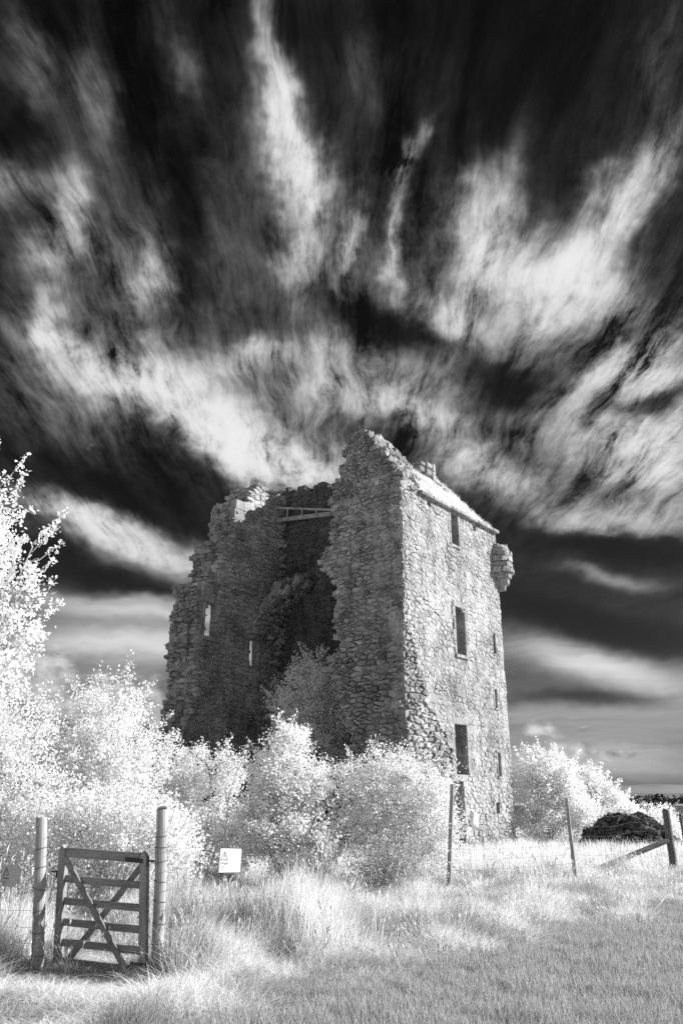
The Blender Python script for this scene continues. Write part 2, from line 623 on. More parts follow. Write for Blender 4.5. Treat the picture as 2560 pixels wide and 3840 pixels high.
def hedge(name, label, p0, p1, h, n, seed):
    rnd = random.Random(seed)
    mb = MB()
    for i in range(n):
        t = (i + rnd.random()) / n
        x = p0[0] + (p1[0] - p0[0]) * t
        y = p0[1] + (p1[1] - p0[1]) * t
        hh = h * rnd.uniform(0.45, 1.25)
        for k in range(9):
            a, b = rnd.uniform(0, 6.28), rnd.uniform(0.2, 1)
            c = Vector((x + math.cos(a) * hh * .7 * b, y + math.sin(a) * hh * .4 * b, hh * rnd.uniform(.1, .9)))
            s = hh * rnd.uniform(.2, .42)
            q = [c + Vector((rnd.uniform(-s, s), rnd.uniform(-s, s), rnd.uniform(-s, s) * .8)) for _ in range(6)]
            mb.add(q, [(0, 1, 2), (0, 2, 3), (0, 3, 4), (1, 4, 5), (2, 5, 3), (1, 2, 5)], rnd.random() * 0.3)
    o = mb.build(name, M_HEDGE)
    tag(o, label, 'hedge', 'hedgerows on the far fields')


M_HEDGE = plain('dark_hedge', 0.07, 1.0, 0.0, 0.0, 1.0, 0.4)
hedge('hedgerow', 'long dark hedgerow nearest of those across the pale far fields', (70, 236), (260, 240), 1.2, 150, 3)
hedge('hedgerow', 'broken dark hedgerow in the middle of the pale far fields', (90, 300), (330, 306), 2.2, 90, 4)
hedge('hedgerow', 'dark lumpy tree belt along the back of the far fields', (100, 400), (480, 425), 3.2, 130, 5)
hedge('hedgerow', 'low dark scrub line below the hill at the horizon', (180, 620), (700, 640), 4.5, 120, 6)

# ------------------------------------------------------------------ the ruined tower house
TO = Vector((1.98, 24.2, 0.0))
TRZ = math.atan2(0.785, 0.619)
tower = empty('ruined_tower', TO, TRZ)
tag(tower, 'tall ruined stone tower house with collapsed front and sunlit side wall', 'tower')
TM = Matrix.Translation(TO) @ Matrix.Rotation(TRZ, 4, 'Z')
EYE = Vector((0, 0, 1.6))
rng = random.Random(11)


def lerp_table(tab, z):
    if z <= tab[0][0]:
        return tab[0][1]
    for (z0, a), (z1, b) in zip(tab, tab[1:]):
        if z <= z1:
            return a + (b - a) * (z - z0) / (z1 - z0)
    return tab[-1][1]


class Face:
    """a wall plane: a runs along the wall, z up, n out of the face the camera sees"""
    def __init__(self, kind, off):
        self.k, self.off = kind, off

    def p(self, a, z, n):
        if self.k == 'y-':
            return (a, self.off - n, z)
        if self.k == 'x-':
            return (self.off - n, a, z)


def snap_lines(lo, hi, g, edges):
    n = max(2, round((hi - lo) / g))
    L = [lo + (hi - lo) * i / n for i in range(n + 1)]
    fixed = set()
    for e in edges:
        if lo < e < hi:
            order = sorted(range(len(L)), key=lambda i: abs(L[i] - e))
            for i in order:
                if i not in fixed:
                    L[i] = e
                    fixed.add(i)
                    break
    L.sort()
    return L


def wall_core(name, face, a0, a1, z0, z1, layers, holes, g=0.16, seed=0, m=None):
    """layers: (depth0, depth1, inside(a,z)); closed lumpy solids, holes cut through. Returns object and the list of broken edge spots"""
    A = snap_lines(a0, a1, g, [h[0] for h in holes] + [h[1] for h in holes])
    Z = snap_lines(z0, z1, g, [h[2] for h in holes] + [h[3] for h in holes])
    V, F, T = [], [], []
    spots = []
    for li, (d0, d1, inside) in enumerate(layers):
        msk = [[inside((A[i] + A[i + 1]) / 2, (Z[j] + Z[j + 1]) / 2) for j in range(len(Z) - 1)] for i in range(len(A) - 1)]
        vid = {}

        def vert(i, j, s):
            key = (i, j, s)
            if key not in vid:
                q = noise.noise_vector((A[i] * 3.1 + seed, Z[j] * 3.1, s * 5.0 + li * 9))
                a, z = A[i], Z[j]
                edge = any(abs(a - h[0]) < 1e-6 or abs(a - h[1]) < 1e-6 or abs(z - h[2]) < 1e-6 or abs(z - h[3]) < 1e-6 for h in holes)
                k = 0.012 if edge else 0.07
                dep = d0 if s == 0 else d1
                vid[key] = len(V)
                V.append(face.p(a + q[0] * k, max(z + q[1] * k, z0), -dep - q[2] * 0.03))
                T.append(0.3 + 0.5 * noise.noise((a * 2, z * 2, seed)))
            return vid[key]
        ni, nj = len(A) - 1, len(Z) - 1
        for i in range(ni):
            for j in range(nj):
                if not msk[i][j]:
                    continue
                F.append((vert(i, j, 0), vert(i + 1, j, 0), vert(i + 1, j + 1, 0), vert(i, j + 1, 0)))
                F.append((vert(i, j, 1), vert(i, j + 1, 1), vert(i + 1, j + 1, 1), vert(i + 1, j, 1)))
                for di, dj, e0, e1 in ((-1, 0, (i, j), (i, j + 1)), (1, 0, (i + 1, j + 1), (i + 1, j)), (0, -1, (i + 1, j), (i, j)), (0, 1, (i, j + 1), (i + 1, j + 1))):
                    ii, jj = i + di, j + dj
                    if 0 <= ii < ni and 0 <= jj < nj and msk[ii][jj]:
                        continue
                    F.append((vert(*e0, 0), vert(*e0, 1), vert(*e1, 1), vert(*e1, 0)))
                    am, zm = (A[e0[0]] + A[e1[0]]) / 2, (Z[e0[1]] + Z[e1[1]]) / 2
                    spots.append((am, zm, d0, d1, di, dj))
    o = link(name, py_mesh(name, V, F, T), m or M_MORTAR, tower)
    return o, spots


STONES = []          # (wall object, V local array, F list, tone, seen size)


def clip(poly, nx_, ny_, c):
    out = []
    n = len(poly)
    for i in range(n):
        p, q = poly[i], poly[(i + 1) % n]
        dp, dq = p[0] * nx_ + p[1] * ny_ - c, q[0] * nx_ + q[1] * ny_ - c
        if dp <= 0:
            out.append(p)
        if (dp < 0 < dq) or (dq < 0 < dp):
            t = dp / (dp - dq)
            out.append((p[0] + (q[0] - p[0]) * t, p[1] + (q[1] - p[1]) * t))
    return out


def seen_size(V):
    P = [TM @ Vector(v) for v in V]
    c = sum(P, Vector()) / len(P)
    dep = (c - EYE).length
    xs = [(p.x - EYE.x) / p.y for p in P]
    zs = [(p.z - EYE.z) / p.y for p in P]
    return (max(xs) - min(xs)) * (max(zs) - min(zs))


def facing_stones(wall, face, a0, a1, z0, z1, sa, sz, inside, depth, relief, seed, bound=None, gap=0.012, tone=(0.0, 1.0), vis=1.0, skip=0.02):
    """irregular rubble: anisotropic Voronoi cells, each a real block standing proud of the core"""
    rd = random.Random(seed)
    seeds = {}
    rows = int((z1 - z0) / sz) + 1
    for r_ in range(-1, rows + 1):
        k = rd.uniform(0.7, 1.35)
        cols = int((a1 - a0) / (sa * k)) + 2
        for c_ in range(-1, cols):
            a = a0 + (c_ + (r_ % 2) * 0.5 + rd.uniform(-.3, .3)) * sa * k
            z = z0 + (r_ + 0.5 + rd.uniform(-.27, .27)) * sz
            seeds.setdefault((int(a // sa), int(z // sz)), []).append((a, z))
            if rd.random() < 0.34:
                a2, z2 = a + rd.choice((-1, 1)) * sa * rd.uniform(.35, .5), z + rd.choice((-1, 1)) * sz * rd.uniform(.25, .45)
                seeds.setdefault((int(a2 // sa), int(z2 // sz)), []).append((a2, z2))
    asp = sa / sz
    for (ci, cj), lst in list(seeds.items()):
        for (a, z) in lst:
            if not (a0 - .02 <= a <= a1 + .02 and z0 <= z <= z1 and inside(a, z)):
                continue
            poly = [(-sa * .85, -sz * .85), (sa * .85, -sz * .85), (sa * .85, sz * .85), (-sa * .85, sz * .85)]
            for u in range(-2, 3):
                for v in range(-2, 3):
                    for (b, w) in seeds.get((ci + u, cj + v), ()):
                        if b == a and w == z:
                            continue
                        da, dz = b - a, (w - z) * asp * asp
                        # half plane in the stretched metric
                        c = (da * (b - a) + dz * (w - z)) / 2
                        poly = clip(poly, da, dz, c)
                        if len(poly) < 3:
                            break
            if bound:
                for (nx_, nz_, c) in bound:
                    poly = clip(poly, nx_, nz_, c - (nx_ * a + nz_ * z))
            if len(poly) < 3:
                continue
            # tidy: drop very short sides
            q = [poly[0]]
            for p in poly[1:]:
                if math.hypot(p[0] - q[-1][0], p[1] - q[-1][1]) > 0.03:
                    q.append(p)
            if len(q) < 3 or rd.random() < skip:
                continue
            q0, q = q, []
            for p, w in zip(q0, q0[1:] + q0[:1]):
                q.append(p)
                L = math.hypot(w[0] - p[0], w[1] - p[1])
                if L > 0.13:
                    k = rd.uniform(.3, .7)
                    ux, uz = -(w[1] - p[1]) / L, (w[0] - p[0]) / L
                    e = rd.uniform(-.012, .03)
                    q.append((p[0] + (w[0] - p[0]) * k + ux * e, p[1] + (w[1] - p[1]) * k + uz * e))
            cx = sum(p[0] for p in q) / len(q)
            cz = sum(p[1] for p in q) / len(q)
            ext = max(math.hypot(p[0] - cx, p[1] - cz) for p in q)
            if ext < 0.04:
                continue
            rel = relief(a, z) if callable(relief) else relief
            h = rel * rd.uniform(0.35, 1.3)
            dep = depth(a, z) if callable(depth) else depth
            ta, tz = rd.uniform(-.25, .25) * rel / sz, rd.uniform(-.35, .2) * rel / sz
            n = len(q)
            V, F = [], []
            for ring, (shrink, hh) in enumerate(((1.0, -0.06), (1.0, h * 0.45), (0.84, h))):
                for p in q:
                    L = math.hypot(p[0] - cx, p[1] - cz)
                    k = max(L - gap * rd.uniform(.5, 2.0), 0.01) / max(L, 1e-6)
                    x = cx + (p[0] - cx) * k * shrink
                    y = cz + (p[1] - cz) * k * shrink
                    nn = hh + (x * ta + y * tz if ring else 0) + (rd.uniform(-.12, .12) * rel if ring == 2 else 0)
                    V.append(face.p(a + x, max(z + y, 0.0), -dep + nn))
            V.append(face.p(a + cx, z + cz, -dep + h * rd.uniform(.92, 1.06)))
            for ring in (0, 1):
                for i in range(n):
                    j = (i + 1) % n
                    F.append((ring * n + i, ring * n + j, (ring + 1) * n + j, (ring + 1) * n + i))
            for i in range(n):
                F.append((2 * n + i, 2 * n + (i + 1) % n, 3 * n))
            STONES.append((wall, np.array(V), F, rd.uniform(*tone), seen_size(V[2 * n:3 * n]) * vis))


def lump(c, s, rd, rot=None):
    """an irregular block of rubble"""
    base = [(-1, -1, -1), (1, -1, -1), (1, 1, -1), (-1, 1, -1), (-1, -1, 1), (1, -1, 1), (1, 1, 1), (-1, 1, 1)]
    V = []
    for b in base:
        V.append(Vector((b[0] * s[0] * rd.uniform(.62, 1.05), b[1] * s[1] * rd.uniform(.62, 1.05), b[2] * s[2] * rd.uniform(.62, 1.05))) * .5)
    for ax in range(3):
        for sg in (-1, 1):
            e = [0, 0, 0]
            e[ax] = sg * s[ax] * rd.uniform(.46, .52)
            e[(ax + 1) % 3] = rd.uniform(-.12, .12) * s[(ax + 1) % 3]
            V.append(Vector(e))
    quads = {8: (0, 3, 7, 4), 9: (1, 5, 6, 2), 10: (0, 4, 5, 1), 11: (3, 2, 6, 7), 12: (0, 1, 2, 3), 13: (4, 7, 6, 5)}
    F = []
    for cvi, q in quads.items():
        for i in range(4):
            F.append((q[i], q[(i + 1) % 4], cvi))
    if rot is None:
        rot = Matrix.Rotation(rd.uniform(-.25, .25), 3, 'X') @ Matrix.Rotation(rd.uniform(-.25, .25), 3, 'Y') @ Matrix.Rotation(rd.uniform(-.5, .5), 3, 'Z')
    return [tuple(rot @ v + Vector(c)) for v in V], F


def edge_rubble(wall, face, spots, seed, size=0.24, keep=lambda a, z, di, dj: True, step=0.22, vis=1.0):
    rd = random.Random(seed)
    for (a, z, d0, d1, di, dj) in spots:
        if not keep(a, z, di, dj):
            continue
        n = max(1, int(round((d1 - d0) / step)))
        for k in range(n):
            if rd.random() < 0.18:
                continue
            dep = d0 + (k + rd.uniform(.25, .75)) / n * (d1 - d0)
            s = size * rd.uniform(.65, 1.5)
            c = face.p(a - di * rd.uniform(-.02, .06), z - dj * rd.uniform(-.0, .08), -dep)
            V, F = lump(c, (s * rd.uniform(.9, 1.4), s * rd.uniform(.9, 1.4), s * rd.uniform(.45, .75)), rd)
            STONES.append((wall, np.array(V), F, rd.uniform(.1, 1.0), seen_size(V) * .6 * vis))


def jag(a, z, k=0.16, s=0.0, f=1.7):
    return noise.noise((a * f, z * f, s)) * k + noise.noise((a * 5, z * 5, s + 3)) * k * .5


# ---- sunlit side wall
RF = Face('y-', 0.0)
R_HOLES = [(3.15, 3.68, 10.2, 11.42), (1.62, 1.86, 11.2, 11.42), (4.84, 5.06, 11.15, 11.38), (3.12, 3.76, 6.25, 7.93), (5.79, 6.0, 6.62, 7.42),
           (5.64, 5.84, 4.65, 5.34), (2.76, 3.5, 2.35, 3.93), (5.56, 5.77, 2.33, 3.14), (5.26, 5.52, 1.12, 1.5), (2.48, 3.18, 0.30, 2.15), (0.35, 0.62, 10.95, 11.2)]
ROB = [(0, 2.45), (2.0, 2.5), (3.6, 2.3), (4.2, 1.3), (5.2, 0.8), (6.2, 0.4), (7.0, 0.0)]


def r_hole(a, z, grow=0.0):
    return any(h[0] - grow < a < h[1] + grow and h[2] - grow < z < h[3] + grow for h in R_HOLES)


def r_robbed(a, z):
    return a < lerp_table(ROB, z) + jag(a, z, 0.35, 2.0) and z < 7.1


def r_in(a, z):
    return not r_hole(a, z)


def r_outer(a, z):
    return r_in(a, z) and not r_robbed(a, z)


right_wall, sp = wall_core('side_wall', RF, 0.0, 6.6, 0.0, 11.6, [(0.0, 0.10, r_outer), (0.06, 1.0, r_in)], R_HOLES, 0.16, 1.0)
facing_stones(right_wall, RF, 0.0, 6.6, 0.0, 11.58, 0.27, 0.165, lambda a, z: not r_hole(a, z, 0.05) and not r_robbed(a, z), 0.0,
              lambda a, z: 0.019 + 0.03 * max(0, noise.noise((a * 1.1, z * 1.1, 4))) + 0.03 * max(0, 1 - a / 1.0) + 0.02 * max(0, 1 - z / 3.0), 21, [(-1, 0, 0.02), (1, 0, 6.62), (0, 1, 11.6)], 0.006, (0.45, 1.0), 1.0, 0.05)
facing_stones(right_wall, RF, 0.0, 3.3, 0.0, 7.2, 0.31, 0.18, lambda a, z: not r_hole(a, z, 0.05) and r_robbed(a, z), 0.05,
              lambda a, z: 0.08, 22, [(-1, 0, 0.06)], 0.02, (0.0, 1.0))
edge_rubble(right_wall, RF, [s for s in sp if r_robbed(s[0], s[1]) and s[3] > 0.9 and s[0] > 2.4], 23, 0.22, step=0.35)

# dressed margins of its openings
def dressed(wall, face, name, a0, a1, z0, z1, n0, n1, seed=0):
    rd = random.Random(seed + int(a0 * 100) + int(z0 * 10))
    p0, p1 = face.p(a0, z0, n0), face.p(a1, z1, n1)
    c = [(p0[i] + p1[i]) / 2 for i in range(3)]
    s = [abs(p1[i] - p0[i]) for i in range(3)]
    mb = MB()
    mb.box(c, s, None, min(0.012, min(s) * .2), rd.uniform(.2, 1))
    return mb.build(name, M_DRESSED, wall)


def dress_opening(wall, face, h, w=0.16, out=0.035, inn=0.55, seed=0, course=0.42):
    a0, a1, z0, z1 = h
    dressed(wall, face, 'lintel', a0 - w, a1 + w, z1 - 0.01, z1 + w * 1.1, -inn, out, seed)
    dressed(wall, face, 'sill', a0 - w * .7, a1 + w * .7, z0 - w * .8, z0 + 0.01, -inn, out + .03, seed)
    for side in (0, 1):
        z = z0 + 0.012
        k = 0
        while z < z1 - 0.05:
            zz = min(z + course, z1 - 0.012)
            ww = w * (1.5 if k % 2 else 0.95)
            e = 0.012
            if side:
                dressed(wall, face, 'jamb_stone', a1 - e, a1 + ww, z + .004, zz - .004, -inn, out + .002 * k, seed)
            else:
                dressed(wall, face, 'jamb_stone', a0 - ww, a0 + e, z + .004, zz - .004, -inn, out + .002 * k, seed)
            z = zz
            k += 1


dress_opening(right_wall, RF, R_HOLES[3], 0.14, 0.04, 0.7, 1)
dress_opening(right_wall, RF, R_HOLES[0], 0.12, 0.03, 0.7, 2)
dress_opening(right_wall, RF, R_HOLES[4], 0.07, 0.03, 0.6, 3, 0.36)
dress_opening(right_wall, RF, R_HOLES[5], 0.07, 0.03, 0.6, 4, 0.3)
dress_opening(right_wall, RF, R_HOLES[7], 0.07, 0.035, 0.6, 5, 0.38)
h = R_HOLES[6]
for k, (z0, z1) in enumerate(((2.36, 2.92), (2.92, 3.42), (3.42, 3.92))):
    dressed(right_wall, RF, 'jamb_stone', h[1] - 0.012, h[1] + (.16 if k % 2 else .24), z0 + .004, z1 - .004, -0.8, 0.035 + k * .003, 7)
dressed(right_wall, RF, 'lintel', h[0] - .12, h[1] + .2, h[3] - .01, h[3] + .2, -0.8, 0.02, 8)
# loose blocks choking the gap under the doorway
rd = random.Random(5)
for k, (a, z, s) in enumerate(((2.62, .45, .34), (3.0, .42, .38), (2.75, .72, .3), (3.02, .85, .3), (2.6, 1.25, .26), (3.08, 1.35, .24), (3.05, 1.75, .26), (2.58, 2.1, .3), (3.1, 2.22, .28), (2.85, 2.27, .26))):
    V, F = lump((a, .42 + rd.uniform(-.1, .1), z), (s, s * 1.2, s * .7), rd)
    STONES.append((right_wall, np.array(V), F, rd.uniform(.1, .7), 1e-4))
V, F = lump((3.62, -.03, 1.0), (.5, .22, .5), random.Random(8), Matrix.Rotation(.3, 3, 'Y'))
link('pale_block', py_mesh('pale_block', V, F, [1.0] * len(V)), plain('pale_block_stone', .8, .9, .1, 0, 12, .1), right_wall)

# ---- front wall stub
FF = Face('x-', 0.0)
F_LEFT = [(0, 1.75), (3.08, 1.95), (4.42, 2.28), (5.5, 2.85), (6.05, 3.02), (6.15, 2.62), (6.9, 2.66), (7.3, 2.86), (7.8, 2.6), (8.5, 2.72), (8.8, 2.9), (9.0, 3.2), (9.75, 3.26), (9.95, 2.85), (10.5, 2.98), (10.9, 2.74), (11.59, 2.96), (12.24, 2.72), (12.96, 2.33), (13.85, 2.22)]
F_RIGHT = [(0, 0.0), (11.6, 0.0), (12.1, 0.22), (12.7, 0.62), (13.2, 0.95), (13.9, 1.5)]


def f_in(a, z):
    j = jag(a, z, 0.13, 5.0, 2.4)
    if z < 7.1 and a < min(0.24, max(0.0, lerp_table(ROB, z)) + jag(0.3, z, .2, 3.0)):
        return False
    return lerp_table(F_RIGHT, z) <= a + (j * .6 if z > 11.6 else 0) and a <= lerp_table(F_LEFT, z) + j and z < 13.9 + j


def f_cavity(a, z):
    def el(ca, cz, ra, rz):
        return ((a - ca) / ra) ** 2 + ((z - cz) / rz) ** 2 < 1 + jag(a, z, 1.2, 7.0, 4)
    return el(0.45, 6.75, 0.5, 0.42) or el(0.32, 4.55, 0.3, 0.3) or el(0.55, 4.05, .17, .16) or el(0.6, 4.45, .12, .1) or el(0.15, 3.9, .22, .25) or el(1.9, 8.3, .12, .1) or el(1.5, 10.7, .15, .1)


def f_outer(a, z):
    return f_in(a, z) and not f_cavity(a, z)


def f_rear(a, z):
    if z < 7.1 and a < 0.26:
        return False
    e = 0.32 if 11.6 < z < 13.3 else (0.12 if z < 11 else 0.0)
    j = jag(a, z, 0.22, 8.0, 2.0)
    return f_in(a, z) or (lerp_table(F_RIGHT, z) <= a <= lerp_table(F_LEFT, z) + e + j and z < 13.3 + j)


front_wall, sp = wall_core('gable_stub', FF, 0.0, 3.6, 0.0, 14.1, [(0.0, 0.34, f_outer), (0.3, 0.9, f_in), (0.85, 1.25, f_rear)], [], 0.15, 4.0)
facing_stones(front_wall, FF, 0.0, 3.3, 0.0, 13.9, 0.40, 0.165, lambda a, z: f_outer(a, z) and (z < 11.5), 0.0,
              lambda a, z: 0.06 + 0.05 * max(0, noise.noise((a * .8, z * .5, 2))) + (0.04 if z < 7 else 0), 31, [(-1, 0, 0.04)], 0.016, (0.0, .9))
facing_stones(front_wall, FF, 0.0, 3.3, 11.5, 14.1, 0.26, 0.17, lambda a, z: f_outer(a, z), 0.0,
              lambda a, z: 0.08, 32, None, 0.02, (0.0, 1.0))
facing_stones(front_wall, FF, 0.0, 1.2, 3.4, 7.4, 0.3, 0.15, lambda a, z: f_in(a, z) and f_cavity(a, z), 0.32, 0.06, 33, None, 0.02, (0, .5))
edge_rubble(front_wall, FF, sp, 34, 0.25, lambda a, z, di, dj: a > 0.1 and z > 1.5, 0.26)
# long slabs sticking out of the broken edge and the two vault springers
rd = random.Random(77)
for (z, reach, th, wd) in ((6.08, .42, .13, 1.0), (5.66, .5, .2, 1.1), (9.42, .36, .2, .7), (9.1, .2, .13, .5), (8.62, .16, .12, .4), (11.35, .15, .16, .5), (10.35, .12, .15, .4), (7.6, .1, .12, .4)):
    e = lerp_table(F_LEFT, z)
    V, F = lump((0.22 + rd.uniform(-.05, .1), e + reach - wd / 2, z), (.62, wd, th), rd, Matrix.Rotation(rd.uniform(-.05, .05), 3, 'X'))
    link('projecting_slab', py_mesh('projecting_slab', V, F, [rd.uniform(.4, 1)] * len(V)), M_STONE, front_wall)

# ---- left end wall, seen from inside
LF = Face('y-', 10.5)
L_START = [(0, 0.15), (3.7, 0.35), (5.3, 0.72), (6.4, 0.95), (6.6, .6), (8.7, 0.7), (10.15, 0.75), (10.25, 1.65), (12.2, 1.7), (12.35, 2.5), (14.1, 2.5), (14.2, 3.35), (14.8, 3.4), (15.4, 3.8)]
L_TOP = [(2.4, 14.15), (3.25, 14.2), (3.4, 14.9), (3.9, 15.45), (4.3, 15.25), (4.7, 14.85), (5.1, 15.2), (5.7, 15.5)]
L_HOLES = [(1.08, 1.74, 7.86, 9.28), (3.7, 4.28, 6.97, 8.15), (4.95, 5.15, 3.0, 3.2)]


def l_hole(a, z, g=0.0):
    return any(h[0] - g < a < h[1] + g and h[2] - g < z < h[3] + g for h in L_HOLES)


def l_shape(a, z, s=6.0):
    j = jag(a, z, 0.10, s, 1.9)
    return a >= lerp_table(L_START, z) + j and (z <= lerp_table(L_TOP, a) + j * .7)


def l_in(a, z):
    return l_shape(a, z) and not l_hole(a, z)


def l_out(a, z):
    big = (0.9 < a < 3.8 and 7.6 < z < 10.1) or (3.55 < a < 6.7 and 6.8 < z < 9.3)
    return l_shape(a + .12, z + .1, 12.0) and not big


left_wall, sp = wall_core('end_wall', LF, 0.0, 6.6, 0.0, 15.6, [(0.0, 0.41, l_in), (0.37, 1.45, l_out)], L_HOLES, 0.17, 7.0)
facing_stones(left_wall, LF, 0.0, 5.6, 0.0, 15.5, 0.42, 0.225, lambda a, z: l_in(a, z) and not l_hole(a, z, .06), 0.0,
              lambda a, z: 0.045, 41, [(1, 0, 5.6)], 0.014, (0.3, 1.0))
edge_rubble(left_wall, LF, sp, 42, 0.23, lambda a, z, di, dj: (di < 0 or dj > 0 or dj < 0) and not l_hole(a, z, .12) and not (0.85 < a < 3.9 and 7.5 < z < 10.2) and not (3.5 < a < 6.8 and 6.7 < z < 9.4), 0.27)
dress_opening(left_wall, LF, L_HOLES[0], 0.22, 0.03, 0.32, 11, 0.46)
dress_opening(left_wall, LF, L_HOLES[1], 0.14, 0.03, 0.32, 12, 0.4)
# squared pier of good masonry on its broken top
for k, (z0, z1, x0, x1) in enumerate(((12.4, 12.86, 2.42, 3.34), (12.86, 13.3, 2.46, 3.3), (13.3, 13.78, 2.4, 3.36), (13.78, 14.22, 2.44, 3.32))):
    for q in range(3):
        y0, y1 = 10.42 + q * .5, 10.42 + q * .5 + .485
        mb = MB()
        mb.box(((x0 + x1) / 2 + rd.uniform(-.03, .03), (y0 + y1) / 2, (z0 + z1) / 2), (x1 - x0, y1 - y0, z1 - z0 - .012), None, .02, rd.uniform(.3, 1))
        mb.build('pier_stone', M_DRESSED, left_wall)

# scarcement ledge where a floor once rested, and beam sockets above it
rd = random.Random(61)
x = 1.0
while x < 4.9:
    w = rd.uniform(.3, .6)
    if rd.random() < .85:
        V, F = lump((x + w / 2, 10.46, 10.12 + rd.uniform(-.04, .03)), (w, .34 + rd.uniform(0, .12), .15), rd, Matrix.Rotation(rd.uniform(-.04, .04), 3, 'Y'))
        link('ledge_slab', py_mesh('ledge_slab', V, F, [rd.uniform(.3, 1)] * len(V)), M_STONE, left_wall)
    x += w
# broken haunch of the vault, still hanging in the far corner
for k in range(330):
    t = rd.random() ** 1.2
    ang_ = t * 1.25
    reach = 2.6
    y = 10.5 - reach * (1 - math.cos(ang_)) - rd.uniform(0, .25)
    z = 8.3 + 2.5 * math.sin(ang_) + rd.uniform(-.22, .3)
    x0 = 3.7 + 1.0 * t + .35 * noise.noise((t * 5, 1, 3))
    x = x0 + (5.6 - x0) * rd.random() ** 1.4
    s = rd.uniform(.2, .42)
    V, F = lump((x, y, z), (s * 1.2, s * 1.3, s * .6), rd, Matrix.Rotation(-ang_ * .8 + rd.uniform(-.2, .2), 3, 'X') @ Matrix.Rotation(rd.uniform(-.3, .3), 3, 'Z'))
    STONES.append((left_wall, np.array(V), F, rd.uniform(0, .8), seen_size(V) * .3))
# loose rubble keyed into the corner
for k in range(150):
    z = rd.uniform(1.5, 15.2)
    wid = .25 + .35 * abs(noise.noise((z * .9, 2, 7)))
    V, F = lump((5.6 - rd.uniform(0, wid), 10.5 - rd.uniform(0, wid * .8), z), (rd.uniform(.2, .45), rd.uniform(.2, .4), rd.uniform(.12, .24)), rd)
    STONES.append((left_wall, np.array(V), F, rd.uniform(0, .7), seen_size(V) * .3))

# ---- back wall, seen from inside
BF = Face('x-', 5.6)
B_TOP = [(2.2, 13.2), (3.0, 13.9), (5, 14.4), (6.4, 14.9), (7.3, 15.1), (8.9, 15.3), (10, 15.5), (11.9, 15.3)]
B_HOLES = [(8.3, 9.1, 5.2, 6.9), (8.0, 8.5, 9.4, 10.4)]


def b_in(a, z):
    if a > 10.9 and 6.8 < z < 9.3:
        return False
    return z <= lerp_table(B_TOP, a) + jag(a, z, .3, 15.0, 2.2)


back_wall, sp = wall_core('rear_wall', BF, 2.2, 11.95, 0.0, 15.9, [(0.0, 1.0, b_in)], [], 0.2, 9.0, M_SHADESTONE)
facing_stones(back_wall, BF, 6.2, 10.5, 0.0, 15.6, 0.5, 0.27, b_in, 0.0, 0.05, 51, [(1, 0, 10.5)], 0.015, (0.0, .6), 0.0)
edge_rubble(back_wall, BF, sp, 52, 0.28, lambda a, z, di, dj: dj > 0 and a > 6.2, 0.3, 0.0)

# ---- partition that carries the surviving roof
PF = Face('y-', 2.0)
part_wall, sp = wall_core('partition_wall', PF, 1.2, 5.6, 0.0, 13.4, [(0.0, 0.9, lambda a, z: True)], [], 0.4, 13.0)
del sp

# ---- grassed roof slope, cornice, chimney stub
xs = np.linspace(0.9, 6.62, 30)
prof = [(-0.06, 11.60), (0.25, 11.98), (0.6, 12.42), (1.0, 12.9), (1.4, 13.4), (1.75, 13.8), (2.0, 13.98), (2.4, 13.75), (2.92, 13.2), (2.92, 11.4), (0.2, 11.4)]
V, F = [], []
for i, x in enumerate(xs):
    for (y, z) in prof:
        k = 0.0 if z < 11.7 else 0.17
        n_ = noise.noise_vector((x * 1.7, y * 1.7, z * 1.7 + 4))
        sag = 0.0 if z < 11.7 else -0.22 * max(0, (x - 5.6)) - .05
        V.append((x + n_[0] * .03, y + n_[1] * k, z + n_[2] * k + sag))
n = len(prof)
for i in range(len(xs) - 1):
    for k in range(n):
        F.append((i * n + k, (i + 1) * n + k, (i + 1) * n + (k + 1) % n, i * n + (k + 1) % n))
F.append(tuple(range(n))[::-1])
F.append(tuple(range((len(xs) - 1) * n, len(xs) * n)))
roof = link('roof_slope', py_mesh('roof_slope', V, F, [.6] * len(V)), ground_material('turf_roof', .4, .35, 2.5), tower)
x = 1.02
k = 0
while x < 6.55:
    w = min(rd.uniform(.5, .8), 6.64 - x)
    mb = MB()
    mb.box((x + w / 2, -0.035 + rd.uniform(-.012, .012), 11.53 + rd.uniform(-.008, .008)), (w - .012, .30, .13), None, .02, rd.uniform(.3, 1))
    mb.build('cornice_stone', M_DRESSED, right_wall)
    x += w
